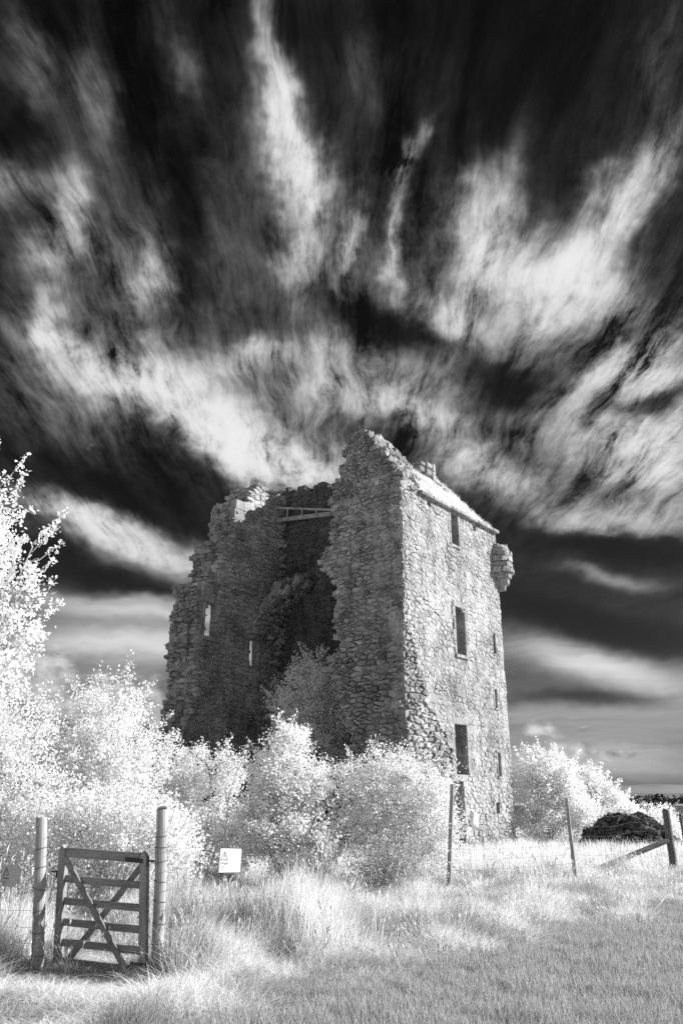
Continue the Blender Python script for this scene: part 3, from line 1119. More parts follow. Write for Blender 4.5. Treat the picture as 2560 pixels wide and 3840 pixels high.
# broken masonry between gable and cornice, and along the verge
rd = random.Random(15)
for k in range(90):
    t = rd.random()
    z = 11.6 + t * 2.25
    y = lerp_table(F_RIGHT, z) + rd.uniform(-.02, .35)
    V, F = lump((rd.uniform(.02, 1.25), y, z + rd.uniform(-.12, .06)), (rd.uniform(.2, .4), rd.uniform(.2, .4), rd.uniform(.12, .22)), rd)
    STONES.append((front_wall, np.array(V), F, rd.uniform(.2, 1), seen_size(V) * .5))
for k in range(26):
    t = k / 26
    V, F = lump((6.5 + rd.uniform(-.1, .1), 0.05 + t * 1.9, 11.62 + t * 2.1 - .1), (.32, .3, .18), rd)
    STONES.append((right_wall, np.array(V), F, rd.uniform(.4, 1), seen_size(V) * .4))
ch = empty('chimney_stub')
ch.parent = tower
rd = random.Random(16)
for (x, y, z, sx, sy, sz) in ((3.45, 1.55, 13.95, .5, .45, .3), (3.42, 1.5, 14.2, .42, .5, .2), (3.98, 1.55, 13.9, .48, .62, .34), (3.95, 1.5, 14.24, .5, .6, .3), (4.4, 1.55, 13.8, .3, .6, .55), (4.38, 1.52, 14.3, .24, .6, .42), (4.68, 1.6, 13.72, .22, .6, .5), (4.66, 1.6, 14.12, .2, .55, .28), (4.85, 1.5, 13.5, .5, .6, .12), (5.2, 1.35, 13.25, .4, .5, .14)):
    mb = MB()
    mb.box((4.2 + (x - 4.2) * .8, y, 13.5 + (z - 13.72) * .75), (sx * .8, sy * .8, sz * .75), Matrix.Rotation(rd.uniform(-.08, .08), 3, 'Z') @ Matrix.Rotation(rd.uniform(-.05, .05), 3, 'Y'), .03, rd.uniform(.5, 1))
    mb.build('block', M_DRESSED, ch)

# ---- corbelled turret on the far corner
tur = empty('corner_turret')
tur.parent = tower
rd = random.Random(19)
TC = (6.76, 0.0)
mb = MB()
prof = [(0.06, 9.15), (0.3, 9.4), (0.5, 9.75), (0.55, 10.0), (0.55, 10.75), (0.4, 10.98), (0.02, 11.0)]
ns = 14
V = [(TC[0] + .85 * r_ * math.cos(2 * math.pi * k / ns), TC[1] + .85 * r_ * math.sin(2 * math.pi * k / ns), z) for (r_, z) in prof for k in range(ns)]
F = [(i * ns + k, i * ns + (k + 1) % ns, (i + 1) * ns + (k + 1) % ns, (i + 1) * ns + k) for i in range(len(prof) - 1) for k in range(ns)]
mb.add(V, F, .4)
mb.build('turret_core', M_MORTAR, tur)
for ring, (z, hgt, r_, cnt, out) in enumerate(((9.28, .2, .20, 5, .05), (9.5, .2, .34, 7, .07), (9.72, .2, .47, 8, .07), (9.94, .2, .60, 10, .12), (10.16, .22, .58, 10, .08), (10.39, .22, .57, 10, .06), (10.61, .2, .55, 10, .05), (10.80, .17, .46, 8, .05), (10.96, .15, .36, 6, .04))):
    for k in range(cnt):
        a = 2 * math.pi * (k + .5 * (ring % 2) + rd.uniform(-.1, .1)) / cnt
        ca, sa = math.cos(a), math.sin(a)
        if ring >= 7 and rd.random() < .25:
            continue
        w = .9 * 2 * math.pi * r_ / cnt * rd.uniform(.82, .98)
        V, F = lump((0, 0, 0), (.26, w * 1.12, hgt * rd.uniform(.95, 1.15)), rd, Matrix.Rotation(a, 3, 'Z'))
        rr = r_ * .88 - .08 + rd.uniform(-.02, out * .4)
        V = [(v[0] + TC[0] + ca * rr, v[1] + TC[1] + sa * rr, v[2] + z) for v in V]
        link('turret_stone', py_mesh('turret_stone', V, F, [rd.uniform(.2, 1)] * len(V)), M_STONE, tur)

# ---- bleached timber frame bracing the gap high up
br = empty('timber_brace')
br.parent = tower
mb = MB()
mb.tube([(5.15, 10.7, 14.64), (5.15, 6.3, 13.5)], .055, 6)
mb.build('upper_rail', M_PALEWOOD, br)
mb = MB()
mb.box((5.2, 8.5, 13.72), (.12, 4.5, .2), Matrix.Rotation(math.atan2(.42, 3.3), 3, 'X'), .012)
mb.build('lower_beam', M_PALEWOOD, br)
for y, zt, zb in ((9.75, 14.36, 13.85), (8.85, 14.14, 13.74), (8.0, 13.92, 13.62)):
    mb = MB()
    mb.box((5.1, y, (zt + zb) / 2), (.05, .06, zt - zb), None, .008)
    mb.build('strut', M_PALEWOOD, br)

# ---- the stones: the 300 that show largest stand as single blocks, the rest are one mass of masonry
STONES.sort(key=lambda s: -s[4])
for (wall, V, F, t, s) in STONES[:300]:
    link('stone', py_mesh('stone', V, F, [t] * len(V)), M_STONE, wall)
rest = link('small_rubble', tri_mesh([(V, F, t) for (w_, V, F, t, s) in STONES[300:] if w_ is not back_wall], 'small_rubble'), M_STONE, tower)
tag(rest, kind='stuff')
rest = link('shade_toned_rubble', tri_mesh([(V, F, t) for (w_, V, F, t, s) in STONES[300:] if w_ is back_wall], 'shade_toned_rubble'), M_SHADESTONE, tower)
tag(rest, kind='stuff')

# ------------------------------------------------------------------ fence, gate, signs
def round_post(name, base, top, r, m, label, group=None, sides=14, cat='post', bands=()):
    b, t = Vector(base), Vector(top)
    mb = MB()
    rd = random.Random(int(abs(b.x) * 100))
    pts, rad = [], []
    for i in range(9):
        k = i / 8
        pts.append(b + (t - b) * k - b + Vector((rd.uniform(-.004, .004), rd.uniform(-.004, .004), 0)))
        rad.append(r * (1.05 - .08 * k) * rd.uniform(.99, 1.01))
    pts.append(t - b + Vector((0, 0, .006)))
    rad.append(r * .86)
    mb.tube(pts, rad, sides, True)
    if not bands:
        o = mb.build(name, m, None, False)
        o.location = b
    else:
        o = empty(name, b)
        mb.build('shaft', m, o)
        for z in bands:
            w = MB()
            n = 18
            dz = random.Random(int(z * 100)).uniform(-.02, .02)
            ring = [(math.cos(6.2832 * k / n) * (r * 1.05 + .003) + (t.x - b.x) * z / (t.z - b.z), math.sin(6.2832 * k / n) * (r * 1.05 + .003) + (t.y - b.y) * z / (t.z - b.z), z + dz * math.cos(6.2832 * k / n)) for k in range(n + 1)]
            w.tube(ring, .0035, 4, False)
            w.build('wire_tie', M_WIRE, o)
    return tag(o, label, cat, group)


g0 = gh(-1.8, 8.8)
round_post('gate_post', (-1.80, 8.78, g0 - .15), (-1.885, 8.80, 1.50), .060, M_POST, 'sunlit round timber post on the right of the wooden gate, wound with wire ties', 'gate posts', 16, 'post', (.25, .42, .6, .8, .98, 1.16, 1.30, 1.4))
round_post('gate_post', (-3.0, 8.86, g0 - .15), (-3.17, 8.88, 1.42), .058, M_POST, 'shaded round timber post left of the gate, striped by bar shadows', 'gate posts', 16, 'post', (.3, .5, .7, .9, 1.1, 1.28))
round_post('fence_post', (1.90, 15.4, gh(1.9, 15.4) - .1), (2.06, 15.4, 1.86), .042, M_POST, 'slim leaning fence post in front of the tower doorway', 'slim fence posts', 10)
round_post('fence_post', (4.62, 16.97, gh(4.6, 17) - .1), (4.58, 16.97, 1.62), .040, M_POST, 'slim leaning fence post in front of the bright bushes right of tower', 'slim fence posts', 10)
round_post('strainer_post', (7.72, 19.88, -.15), (7.70, 19.88, 1.36), .085, M_DARKPOST, 'thick dark straining post near the right edge', None, 14)
round_post('fence_post', (8.75, 21.6, -.15), (8.72, 21.6, 1.25), .035, M_DARKPOST, 'thin dark fence post behind the thick straining post', 'slim fence posts', 10)
mb = MB()
mb.tube([(7.63, 19.82, .70), (5.75, 19.3, .12)], .06, 8)
tag(mb.build('brace_rail', M_DARKPOST), 'sloping timber brace leaning against the thick straining post', 'brace')


def net(name, label, P, z0, z1, rows, step, rad, seed):
    """stock netting between posts: line wires and stay wires of one fence"""
    rd = random.Random(seed)
    mb = MB()
    for a, b in zip(P, P[1:]):
        a, b = Vector(a), Vector(b)
        L = (b - a).length
        n = max(2, int(L / .6))
        zs = [z0 + (z1 - z0) * (i / (rows - 1)) ** 1.15 for i in range(rows)]
        def at(t, z):
            p = a + (b - a) * t
            return (p.x, p.y, gh(p.x, p.y) * .5 + z - .03 * math.sin(math.pi * t) + noise.noise((p.x * 2, p.y * 2, z)) * .012)
        for z in zs:
            mb.tube([at(i / n, z) for i in range(n + 1)], rad, 3, False)
        m = int(L / step)
        for k in range(1, m):
            t = k / m + rd.uniform(-.1, .1) / m
            mb.tube([at(t + rd.uniform(-.1, .1) / m, z) for z in (zs[0], zs[len(zs) // 2], zs[-2])], rad * .8, 3, False)
    return tag(mb.build(name, M_WIRE), label, 'fence', 'wire netting fences')


net('wire_fence', 'wire netting running from the gate past the danger sign to the slim posts', [(-1.8, 8.72, 0), (1.93, 15.36, 0), (4.57, 16.93, 0), (7.66, 19.8, 0)], .12, 1.32, 8, .16, .0022, 3)
net('wire_fence', 'wire netting left of the gate carrying the shaded sign', [(-3.05, 8.84, 0), (-6.4, 10.9, 0)], .12, 1.22, 8, .16, .002, 4)
net('wire_fence', 'wire netting beyond the thick straining post at right', [(7.66, 19.92, 0), (8.74, 21.6, 0), (10.4, 24.3, 0)], .12, 1.15, 7, .2, .003, 5)

# ---- the wooden gate, a little ajar
GA = Vector((-2.86, 9.0, 0))
GB = Vector((-1.95, 8.80, 0))
gd = GB - GA
GL = gd.length
gate = empty('wooden_gate', (GA.x, GA.y, -.07))
gate.rotation_euler = (0, 0, math.atan2(gd.y, gd.x))
tag(gate, 'small six bar timber gate with crossed diagonal braces between round posts', 'gate')


def stile(x, z0, z1, w, d):
    mb = MB()
    V = [(x - w / 2, -d / 2, z0), (x + w / 2, -d / 2, z0), (x + w / 2, d / 2, z0), (x - w / 2, d / 2, z0),
         (x - w / 2, -d / 2, z1 - .05), (x + w / 2, -d / 2, z1 - .05), (x + w / 2, d / 2, z1 - .05), (x - w / 2, d / 2, z1 - .05),
         (x, -d / 2, z1), (x, d / 2, z1)]
    F = [(3, 2, 1, 0), (0, 1, 5, 8, 4), (2, 3, 7, 9, 6), (1, 2, 6, 5), (3, 0, 4, 7), (5, 6, 9, 8), (7, 4, 8, 9)]
    mb.add(V, F)
    return mb.build('stile', M_GATEV, gate)


stile(0.0, 0.0, 1.19, .075, .075)
stile(GL, 0.0, 1.19, .075, .075)
rails = ((1.12, .095), (.865, .07), (.655, .07), (.46, .07), (.275, .07), (.10, .075))
for z, hgt in rails:
    mb = MB()
    mb.box((GL / 2, 0.0, z), (GL - .076, .024 if hgt < .09 else .06, hgt), None, .004)
    mb.build('rail', M_GATE, gate)
for (x0, z0, x1, z1, y, w) in ((.04, 1.06, GL - .14, .06, -.030, .062), (.05, .06, GL - .03, 1.06, .030, .062)):
    L = math.hypot(x1 - x0, z1 - z0)
    mb = MB()
    mb.box((0, 0, 0), (L, .026, w), None, .003)
    o = mb.build('diagonal_brace', M_GATE, gate)
    o.location = ((x0 + x1) / 2, y, (z0 + z1) / 2)
    o.rotation_euler = (0, -math.atan2(z1 - z0, x1 - x0), 0)
mb = MB()
mb.box((GL - .10, -.036, 1.095), (.20, .012, .042), None, .003)
mb.tube([(GL + .04, -.02, 1.05), (GL + .04, -.02, 1.14)], .018, 8)
mb.tube([(GL + .04, -.02, 1.1), (GL + .12, -.02, 1.1)], .011, 6)
hg = mb.build('hinge_strap', M_IRON, gate)
for k in range(3):
    w = MB()
    w.tube([(GL - .17 + k * .06, -.042, 1.095), (GL - .17 + k * .06, -.046, 1.095)], .009, 6)
    w.build('bolt', M_IRON, hg)
mb = MB()
mb.tube([(GL + .04, -.02, .12), (GL + .04, -.02, .20)], .016, 8)
mb.box((GL - .05, -.036, .16), (.14, .010, .036), None, .003)
mb.build('lower_hinge', M_IRON, gate)
mb = MB()
mb.box((-.052, 0, .9), (.03, .05, .07), None, .004)
mb.tube([(-.06, -.01, .92), (-.12, -.01, .92)], .008, 6)
mb.build('latch', M_IRON, gate)


# years of use have racked it: stiles lean, bars slope down to the hinge side
for o in list(gate.children) + [c for p in gate.children for c in p.children]:
    me = o.data
    mb_ = Matrix.LocRotScale(o.location, o.rotation_euler, o.scale)
    for v in me.vertices:
        p = mb_ @ v.co
        v.co = (p.x - .075 * p.z, p.y, p.z - .055 * p.x + .03)
    o.location = (0, 0, 0)
    o.rotation_euler = (0, 0, 0)


# ---- danger signs wired to the netting
def text_mesh(body, size):
    cu = bpy.data.curves.new('print', 'FONT')
    cu.body = body
    cu.size = size
    cu.align_x = 'LEFT'
    o = bpy.data.objects.new('print_tmp', cu)
    COL.objects.link(o)
    dg = bpy.context.evaluated_depsgraph_get()
    me = bpy.data.meshes.new_from_object(o.evaluated_get(dg))
    bpy.data.objects.remove(o)
    bpy.data.curves.remove(cu)
    for v in me.vertices:
        v.co = (v.co.x, 0, v.co.y)
    return me


def danger_sign(loc, rz, w, h, label, tilt=0.0, torn=False):
    s = empty('danger_sign', loc, rz)
    s.rotation_euler = (0, tilt, rz)
    tag(s, label, 'sign', 'danger signs on the netting')
    c = .045 if torn else .004
    out = [(0, 0), (w - (c * 2 if torn else c), 0), (w, c * 1.6), (w, h - c), (w - c, h), (c if torn else .003, h), (0, h - .003)]
    n = len(out)
    V = [(x, -.002, z) for x, z in out] + [(x, .002, z) for x, z in out]
    F = [tuple(range(n)), tuple(range(2 * n - 1, n - 1, -1))] + [(i + n, (i + 1) % n + n, (i + 1) % n, i) for i in range(n)]
    link('board', py_mesh('board', V, F), M_SIGN, s)
    # warning triangle, outline only
    tx, tz, tw, th = w * .205, h * .50, w * .35, h * .40
    o3 = [(tx - tw / 2, tz), (tx + tw / 2, tz), (tx, tz + th)]
    cx, cz = tx, tz + th * .36
    i3 = [(cx + (x - cx) * .74, cz + (z - cz) * .74) for x, z in o3]
    V = [(x, -.0035, z) for x, z in o3 + i3]
    tri = link('warning_triangle', py_mesh('warning_triangle', V, [(0, 1, 4, 3), (1, 2, 5, 4), (2, 0, 3, 5)]), M_PRINT, s)
    b = [(0.02, .74), (-.07, .40), (.0, .40), (-.03, .10), (.085, .50), (.01, .50), (.07, .74)]
    V = [(tx + x * tw, -.0037, tz + z * th) for x, z in b]
    link('lightning_bolt', py_mesh('lightning_bolt', V, [(0, 1, 2, 5, 6), (2, 3, 4, 5)]), M_PRINT, tri)
    for body, size, x, z in (('Danger', h * .165, w * .035, h * .335), ('Keep out', h * .085, w * .075, h * .20), ('unsafe', h * .075, w * .10, h * .105)):
        me = text_mesh(body, size) if body == 'Danger' else None
        if me is None:
            # two lines too worn to read: short bars the length of the words
            rd = random.Random(len(body))
            V, F = [], []
            xx = x
            for k in range(len(body)):
                ww = size * rd.uniform(.38, .52)
                hh = size * rd.uniform(.55, .8)
                q = len(V)
                V += [(xx, 0, z), (xx + ww * .82, 0, z), (xx + ww * .82, 0, z + hh), (xx, 0, z + hh)]
                F.append((q, q + 1, q + 2, q + 3))
                xx += ww
            V = [(v[0], -.0035, v[2]) for v in V]
            link('worn_print', py_mesh('worn_print', V, F), M_WORN, s)
        else:
            xs_ = [v.co.x for v in me.vertices]
            k = (w * .37) / (max(xs_) - min(xs_))
            for v in me.vertices:
                v.co = (x + v.co.x * k, -.0035, z + v.co.z)
            link('danger_lettering', me, M_PRINT, s)
    for x in (w * .04, w * .96):
        mb = MB()
        mb.tube([(x, -.004, h * .97), (x, .02, h * .985)], .004, 5)
        mb.build('tie', M_WIRE, s)


M_WORN = plain('worn_sign_print', 0.30, 0.5, 0.3, 0.0, 20, 0.1)
danger_sign((-1.35, 9.43, .845), math.atan2(.875, .485), .40, .245, 'white danger sign on the netting right of the gate, in sunshine', .06)
danger_sign((-3.60, 9.13, .735), math.atan2(-.54, .84), .30, .215, 'shaded danger sign with broken corner left of the gate', -.02, True)

# ------------------------------------------------------------------ trees and shrubs
def leaf_quads(C, size, rs, up=0.35, spread=.35):
    """diamond leaves, folded a little along the rib. C (n,3) -> V, F, tone"""
    n = len(C)
    ax = rs.normal(size=(n, 3))
    ax[:, 2] += up
    ax /= np.linalg.norm(ax, axis=1)[:, None]
    nb = rs.normal(size=(n, 3)) + np.array([.35, -.15, .5])
    sd = np.cross(ax, nb)
    sd /= np.linalg.norm(sd, axis=1)[:, None] + 1e-9
    nr = np.cross(sd, ax)
    L = (size * rs.uniform(1 - spread, 1 + spread, n))[:, None]
    w = L * rs.uniform(.30, .42, n)[:, None]
    V = np.empty((n, 4, 3), np.float32)
    V[:, 0] = C
    V[:, 1] = C + ax * L * .5 + sd * w + nr * L * .12
    V[:, 2] = C + ax * L
    V[:, 3] = C + ax * L * .5 - sd * w + nr * L * .12
    F = np.arange(n * 4).reshape(n, 4)
    T = np.repeat(rs.uniform(0, 1, n), 4)
    return V.reshape(-1, 3), F, T


def bezier(a, b, c, n):
    return [a * (1 - t) ** 2 + b * 2 * t * (1 - t) + c * t * t for t in (i / n for i in range(n + 1))]


def bush(name, label, base, lobes, clumps, per, leaf, seed, m=None, group=None, cat='shrub', stems=9, shoots=40, shoot_len=.5, stem_r=.03, bark=None,
         clump_r=.17, trunk=None, airy=0.16, parts=('stems', 'foliage')):
    """lobes: (x,y,z,rx,ry,rz) relative to the base; leaves gather in clumps at the ends of real twigs"""
    rs = np.random.RandomState(seed)
    rd = random.Random(seed)
    per = int(per * 2.1)
    leaf *= .7
    root = empty(name, base)
    tag(root, label, cat, group)
    wood = MB()
    skeleton = []
    L = [np.array(l, float) for l in lobes]
    vol = np.array([l[3] * l[4] * l[5] for l in L])
    vol = vol ** .8 / (vol ** .8).sum()
    fork = Vector((0, 0, 0))
    if trunk:
        top = Vector(trunk)
        pts = bezier(Vector((0, 0, -.1)), Vector((top.x * .2, top.y * .2, top.z * .6)), top, 8)
        wood.tube(pts, [stem_r * 2.2 * (1 - .45 * i / 8) for i in range(9)], 8)
        skeleton += pts[3:]
        fork = top
    for k in range(stems):
        l = L[k % len(L)]
        d = rs.normal(size=3)
        d /= np.linalg.norm(d)
        d[2] = abs(d[2]) * .6 + .1
        end = Vector(l[:3] + d * l[3:] * .75)
        st = fork + Vector((rd.uniform(-.12, .12), rd.uniform(-.12, .12), -.05 if not trunk else -rd.uniform(0, .3) * fork.z))
        mid = st.lerp(end, .45) + Vector((rd.uniform(-.2, .2), rd.uniform(-.2, .2), .25 * (end - st).length * (1 if not trunk else .5)))
        pts = bezier(st, mid, end, 7)
        r0 = stem_r * rd.uniform(.6, 1.2)
        wood.tube(pts, [r0 * (1 - .8 * i / 7) for i in range(8)], 5, False)
        skeleton += pts[2:]
    SK = np.array([tuple(p) for p in skeleton])
    # clump centres
    idx = rs.choice(len(L), clumps, p=vol)
    d = rs.normal(size=(clumps, 3))
    d /= np.linalg.norm(d, axis=1)[:, None]
    rr = rs.uniform(0, 1, clumps) ** .42 * rs.uniform(.86, 1.10, clumps)
    LA = np.array(L)
    C = LA[idx, :3] + d * LA[idx, 3:] * rr[:, None]
    C = C[C[:, 2] > .08 - base[2] * 0]
    if airy > 0:
        keep = np.array([noise.noise((c[0] * 2.2, c[1] * 2.2, c[2] * 2.2 + seed)) > -0.5 + airy for c in C])
        C = C[keep]
    CC = []
    for c in C:
        j = np.argmin(((SK - c) ** 2).sum(1))
        p, q = Vector(SK[j]), Vector(c)
        if rd.random() < .7:
            mid = p.lerp(q, .5) + Vector((0, 0, .12 * (q - p).length))
            wood.tube([p, mid, q], [.008, .006, .003], 3, False)
        n = max(3, int(per * rs.uniform(.5, 1.5)))
        r_ = clump_r * rs.uniform(.4, 1.7)
        e = rs.normal(size=(n, 3)) * r_ * .55
        e[:, 2] *= .85
        CC.append(c + e)
    # upright shoots that break the outline
    for k in range(int(shoots * 1.5)):
        l = L[rs.choice(len(L), p=vol)]
        d = rs.normal(size=3)
        d[2] = abs(d[2]) * 1.1 + .25
        d /= np.linalg.norm(d)
        p = Vector(l[:3] + d * l[3:] * .92)
        dirv = Vector((d[0] * .7 + rd.uniform(-.2, .2), d[1] * .7, .75)).normalized()
        ln = shoot_len * rd.uniform(.4, 1.2)
        q = p + dirv * ln
        wood.tube([p - dirv * .15, p.lerp(q, .5) + Vector((rd.uniform(-.03, .03), 0, 0)), q], [.007, .005, .002], 3, False)
        n = int(ln / .014)
        t = rs.uniform(0, 1, n)[:, None]
        pts = np.array(p)[None] * (1 - t) + np.array(q)[None] * t + rs.normal(size=(n, 3)) * .035 * (1.5 - t)
        CC.append(pts)
    P = np.concatenate(CC)
    P[:, 2] = np.maximum(P[:, 2], 0.02)
    V, F, T = leaf_quads(P, leaf, rs)
    link(parts[1], np_mesh(parts[1], V, F, T), m or M_LEAF, root)
    wood.build(parts[0], bark or M_BARK, root)
    return root


def gz(x, y):
    return gh(x, y) - .02


# tall tree leaning in from the left edge
bush('leafy_tree', 'tall open tree with white leaf clusters reaching in from the left edge', (-5.7, 11.2, gz(-5.7, 11.2)),
     [(.0, 0, 5.6, .75, .8, .9), (.55, -.1, 4.9, .95, .8, .8), (.3, .1, 4.0, 1.0, .9, .8), (.4, -.1, 3.2, .95, .9, .7), (-.6, 0, 4.6, 1.1, 1, 1.4), (-.2, .2, 2.4, 1.2, 1., .8)],
     470, 26, .085, 1, group='trees', cat='tree', stems=22, shoots=80, shoot_len=.6, stem_r=.035, trunk=(.1, 0, 2.6), clump_r=.17, airy=.28, parts=('trunk', 'crown'))
# bushes massed at the left
bush('hawthorn_bush', 'tallest rounded white bush left of the tower behind the gate', (-3.75, 13.2, gz(-3.75, 13.2)),
     [(-.1, 0, 2.9, .62, .6, .8), (.25, 0, 2.2, .72, .7, .8), (-.5, 0, 2.0, .7, .7, .8), (0, -.2, 1.2, 1.0, .9, .8), (.6, -.1, .9, .7, .7, .7)],
     620, 34, .06, 2, group='bushes at left', shoots=90, shoot_len=.4, stems=12)
bush('hawthorn_bush', 'broad white bush at far left below the tall tree', (-5.1, 12.4, gz(-5.1, 12.4)),
     [(.1, 0, 2.5, .7, .7, .65), (-.5, 0, 2.2, .8, .7, .8), (.35, -.1, 1.6, .85, .8, .7), (-.3, -.2, 1.0, 1.1, .9, .7)],
     600, 34, .06, 3, group='bushes at left', shoots=80, shoot_len=.4, stems=12)
bush('hawthorn_bush', 'low white bush filling the gap just behind the gate', (-3.1, 11.5, gz(-3.1, 11.5)),
     [(0, 0, 1.15, .8, .6, .55), (-.7, .1, 1.1, .7, .6, .5), (.6, .2, 1.0, .6, .6, .5)],
     380, 34, .055, 4, group='bushes at left', shoots=60, shoot_len=.3, stems=10)
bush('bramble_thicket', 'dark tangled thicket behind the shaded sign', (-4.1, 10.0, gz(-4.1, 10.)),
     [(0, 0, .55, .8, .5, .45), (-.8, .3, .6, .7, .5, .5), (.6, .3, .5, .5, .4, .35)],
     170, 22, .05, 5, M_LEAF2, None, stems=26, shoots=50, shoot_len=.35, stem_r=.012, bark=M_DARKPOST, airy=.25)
# in front of the tower
bush('elder_bush', 'white bush with ragged top at foot of the left end wall', (-2.75, 16.4, gz(-2.75, 16.4)),
     [(-.35, 0, 2.2, .5, .5, .45), (.35, 0, 2.15, .6, .5, .45), (0, 0, 1.4, .95, .7, .7), (-.75, 0, 1.5, .6, .6, .6), (.2, -.2, .8, .9, .6, .6)],
     470, 30, .065, 6, group='bushes before the tower', shoots=60, shoot_len=.45, stems=12)
bush('elder_bush', 'tall pointed white bush in front of the collapsed opening', (-1.1, 15.6, gz(-1.1, 15.6)),
     [(.05, 0, 2.55, .38, .4, .55), (-.2, 0, 2.0, .55, .5, .55), (.35, 0, 1.9, .55, .5, .5), (0, 0, 1.25, .85, .7, .6), (-.45, 0, 1.1, .6, .6, .5), (.4, -.1, .8, .7, .6, .5)],
     620, 34, .065, 7, group='bushes before the tower', shoots=70, shoot_len=.42, stems=12)
bush('elder_bush', 'wide white bush hiding the foot of the near corner of the tower', (.85, 16.0, gz(.85, 16.)),
     [(.2, 0, 2.05, .7, .6, .55), (-.5, 0, 1.8, .6, .6, .6), (.75, 0, 1.6, .62, .6, .7), (0, -.1, 1.1, 1.1, .7, .7), (.95, -.1, .9, .55, .6, .6)],
     640, 34, .055, 8, group='bushes before the tower', shoots=60, shoot_len=.35, stems=12)
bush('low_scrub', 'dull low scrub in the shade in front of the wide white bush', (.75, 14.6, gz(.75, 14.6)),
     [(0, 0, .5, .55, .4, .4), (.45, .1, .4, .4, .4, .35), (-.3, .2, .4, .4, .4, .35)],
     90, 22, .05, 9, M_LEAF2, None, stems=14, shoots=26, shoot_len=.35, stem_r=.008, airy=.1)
# right of the tower
bush('hawthorn_bush', 'large white bush against the right corner of the tower', (7.35, 30.2, 0),
     [(-.2, 0, 2.5, .75, .7, .85), (.7, 0, 2.3, .8, .8, .85), (.2, 0, 1.5, 1.3, .9, .9), (1.1, -.1, 1.2, .8, .8, .8), (-.3, -.2, .8, .9, .8, .7)],
     560, 34, .095, 10, group='bushes right of tower', shoots=60, shoot_len=.5, stems=12, clump_r=.24)
bush('hawthorn_bush', 'smaller rounded white bush above the dark rubble heap', (9.75, 32.5, 0),
     [(.1, 0, 2.2, .6, .6, .65), (-.4, 0, 1.7, .8, .7, .8), (.6, 0, 1.5, .8, .7, .7), (.1, 0, 1.0, 1.2, .8, .7)],
     420, 34, .095, 12, group='bushes right of tower', shoots=50, shoot_len=.4, stems=10, clump_r=.24)
bush('ivy_mat', 'white ivy draped over the right end of the dark rubble heap', (10.95, 30.4, 0),
     [(.2, 0, .95, .95, .6, .3), (.85, -.1, .6, .45, .5, .45), (-.7, .1, 1.1, .8, .5, .25), (-.3, -.35, .95, .5, .3, .15)],
     240, 30, .085, 13, None, None, cat='ivy', shoots=30, shoot_len=.3, stems=8, clump_r=.2)
# inside the ruin
ip = TM @ Vector((2.9, 6.1, 0))
bush('shaded_tree', 'dim tree growing inside the shadowed interior of the ruin', (ip.x, ip.y, 0),
     [(-.1, 0, 6.0, 1.0, .9, .9), (-.6, 0, 5.0, 1.2, 1., 1.0), (.6, 0, 5.0, 1.3, 1., 1.2), (0, 0, 3.8, 1.7, 1.2, 1.1), (.4, 0, 2.6, 1.6, 1.2, 1.0)],
     620, 30, .10, 14, M_LEAF, None, 'tree', stems=16, shoots=70, shoot_len=.6, stem_r=.05, trunk=(0, 0, 2.2), clump_r=.27, parts=('trunk', 'crown'))

# bare sapling standing in front of the bushes
rd = random.Random(4)
sap = empty('bare_sapling', (-2.05, 15.0, gz(-2.05, 15.)))
tag(sap, 'thin pale bare sapling between the two white bushes', 'sapling')
mb = MB()
mb.tube([(0, 0, -.05), (.01, 0, .6), (-.01, 0, 1.15), (.03, 0, 1.7)], [.02, .017, .014, .008], 6, False)
mb.build('trunk', M_BARK, sap)
for (z, dx_, dz_) in ((1.1, -.3, .5), (1.3, .28, .5), (.85, .2, .25), (1.55, -.12, .5), (1.6, .2, .75), (.9, -.18, .3)):
    mb = MB()
    mb.tube([(0, 0, z), (dx_ * .5, rd.uniform(-.05, .05), z + dz_ * .55), (dx_, rd.uniform(-.1, .1), z + dz_)], [.008, .006, .003], 4, False)
    mb.build('branch', M_BARK, sap)

# ---- heap of dark rubble right of the tower
rd = random.Random(31)
heap = empty('rubble_heap', (10.0, 29.6, 0))
tag(heap, 'dark heap of fallen masonry below the bushes right of the tower', 'rubble heap')
ns, nr = 22, 8
V, F = [(0, 0, 1.0)], []
for j in range(1, nr + 1):
    t = j / nr
    for k in range(ns):
        a = 6.2832 * k / ns
        V.append((math.cos(a) * 1.75 * t, math.sin(a) * .9 * t, 1.0 * (1 - t ** 2.2) - .04 + .12 * noise.noise((math.cos(a) * 3 * t, math.sin(a) * 3 * t, 2))))
for k in range(ns):
    F.append((0, 1 + k, 1 + (k + 1) % ns))
    for j in range(nr - 1):
        F.append((1 + j * ns + k, 1 + (j + 1) * ns + k, 1 + (j + 1) * ns + (k + 1) % ns, 1 + j * ns + (k + 1) % ns))
link('heap_core', py_mesh('heap_core', V, F, [.1] * len(V)), M_DARKSTONE, heap)
for k in range(190):
    a = rd.uniform(3.0, 6.4)
    t = rd.uniform(.25, 1.0)
    x, y = math.cos(a) * 1.75 * t, math.sin(a) * .9 * t
    z = 1.0 * (1 - t ** 2.2)
    s = rd.uniform(.16, .36)
    V, F = lump((x, y, max(z, .06) + rd.uniform(-.06, .1)), (s * rd.uniform(.8, 1.7), s, s * rd.uniform(.5, 1.0)), rd, Matrix.Rotation(rd.uniform(-.7, .7), 3, 'Y') @ Matrix.Rotation(rd.uniform(-.7, .7), 3, 'X') @ Matrix.Rotation(rd.uniform(0, 3), 3, 'Z'))
    link('stone', py_mesh('stone', V, F, [rd.random()] * len(V)), M_DARKSTONE, heap)

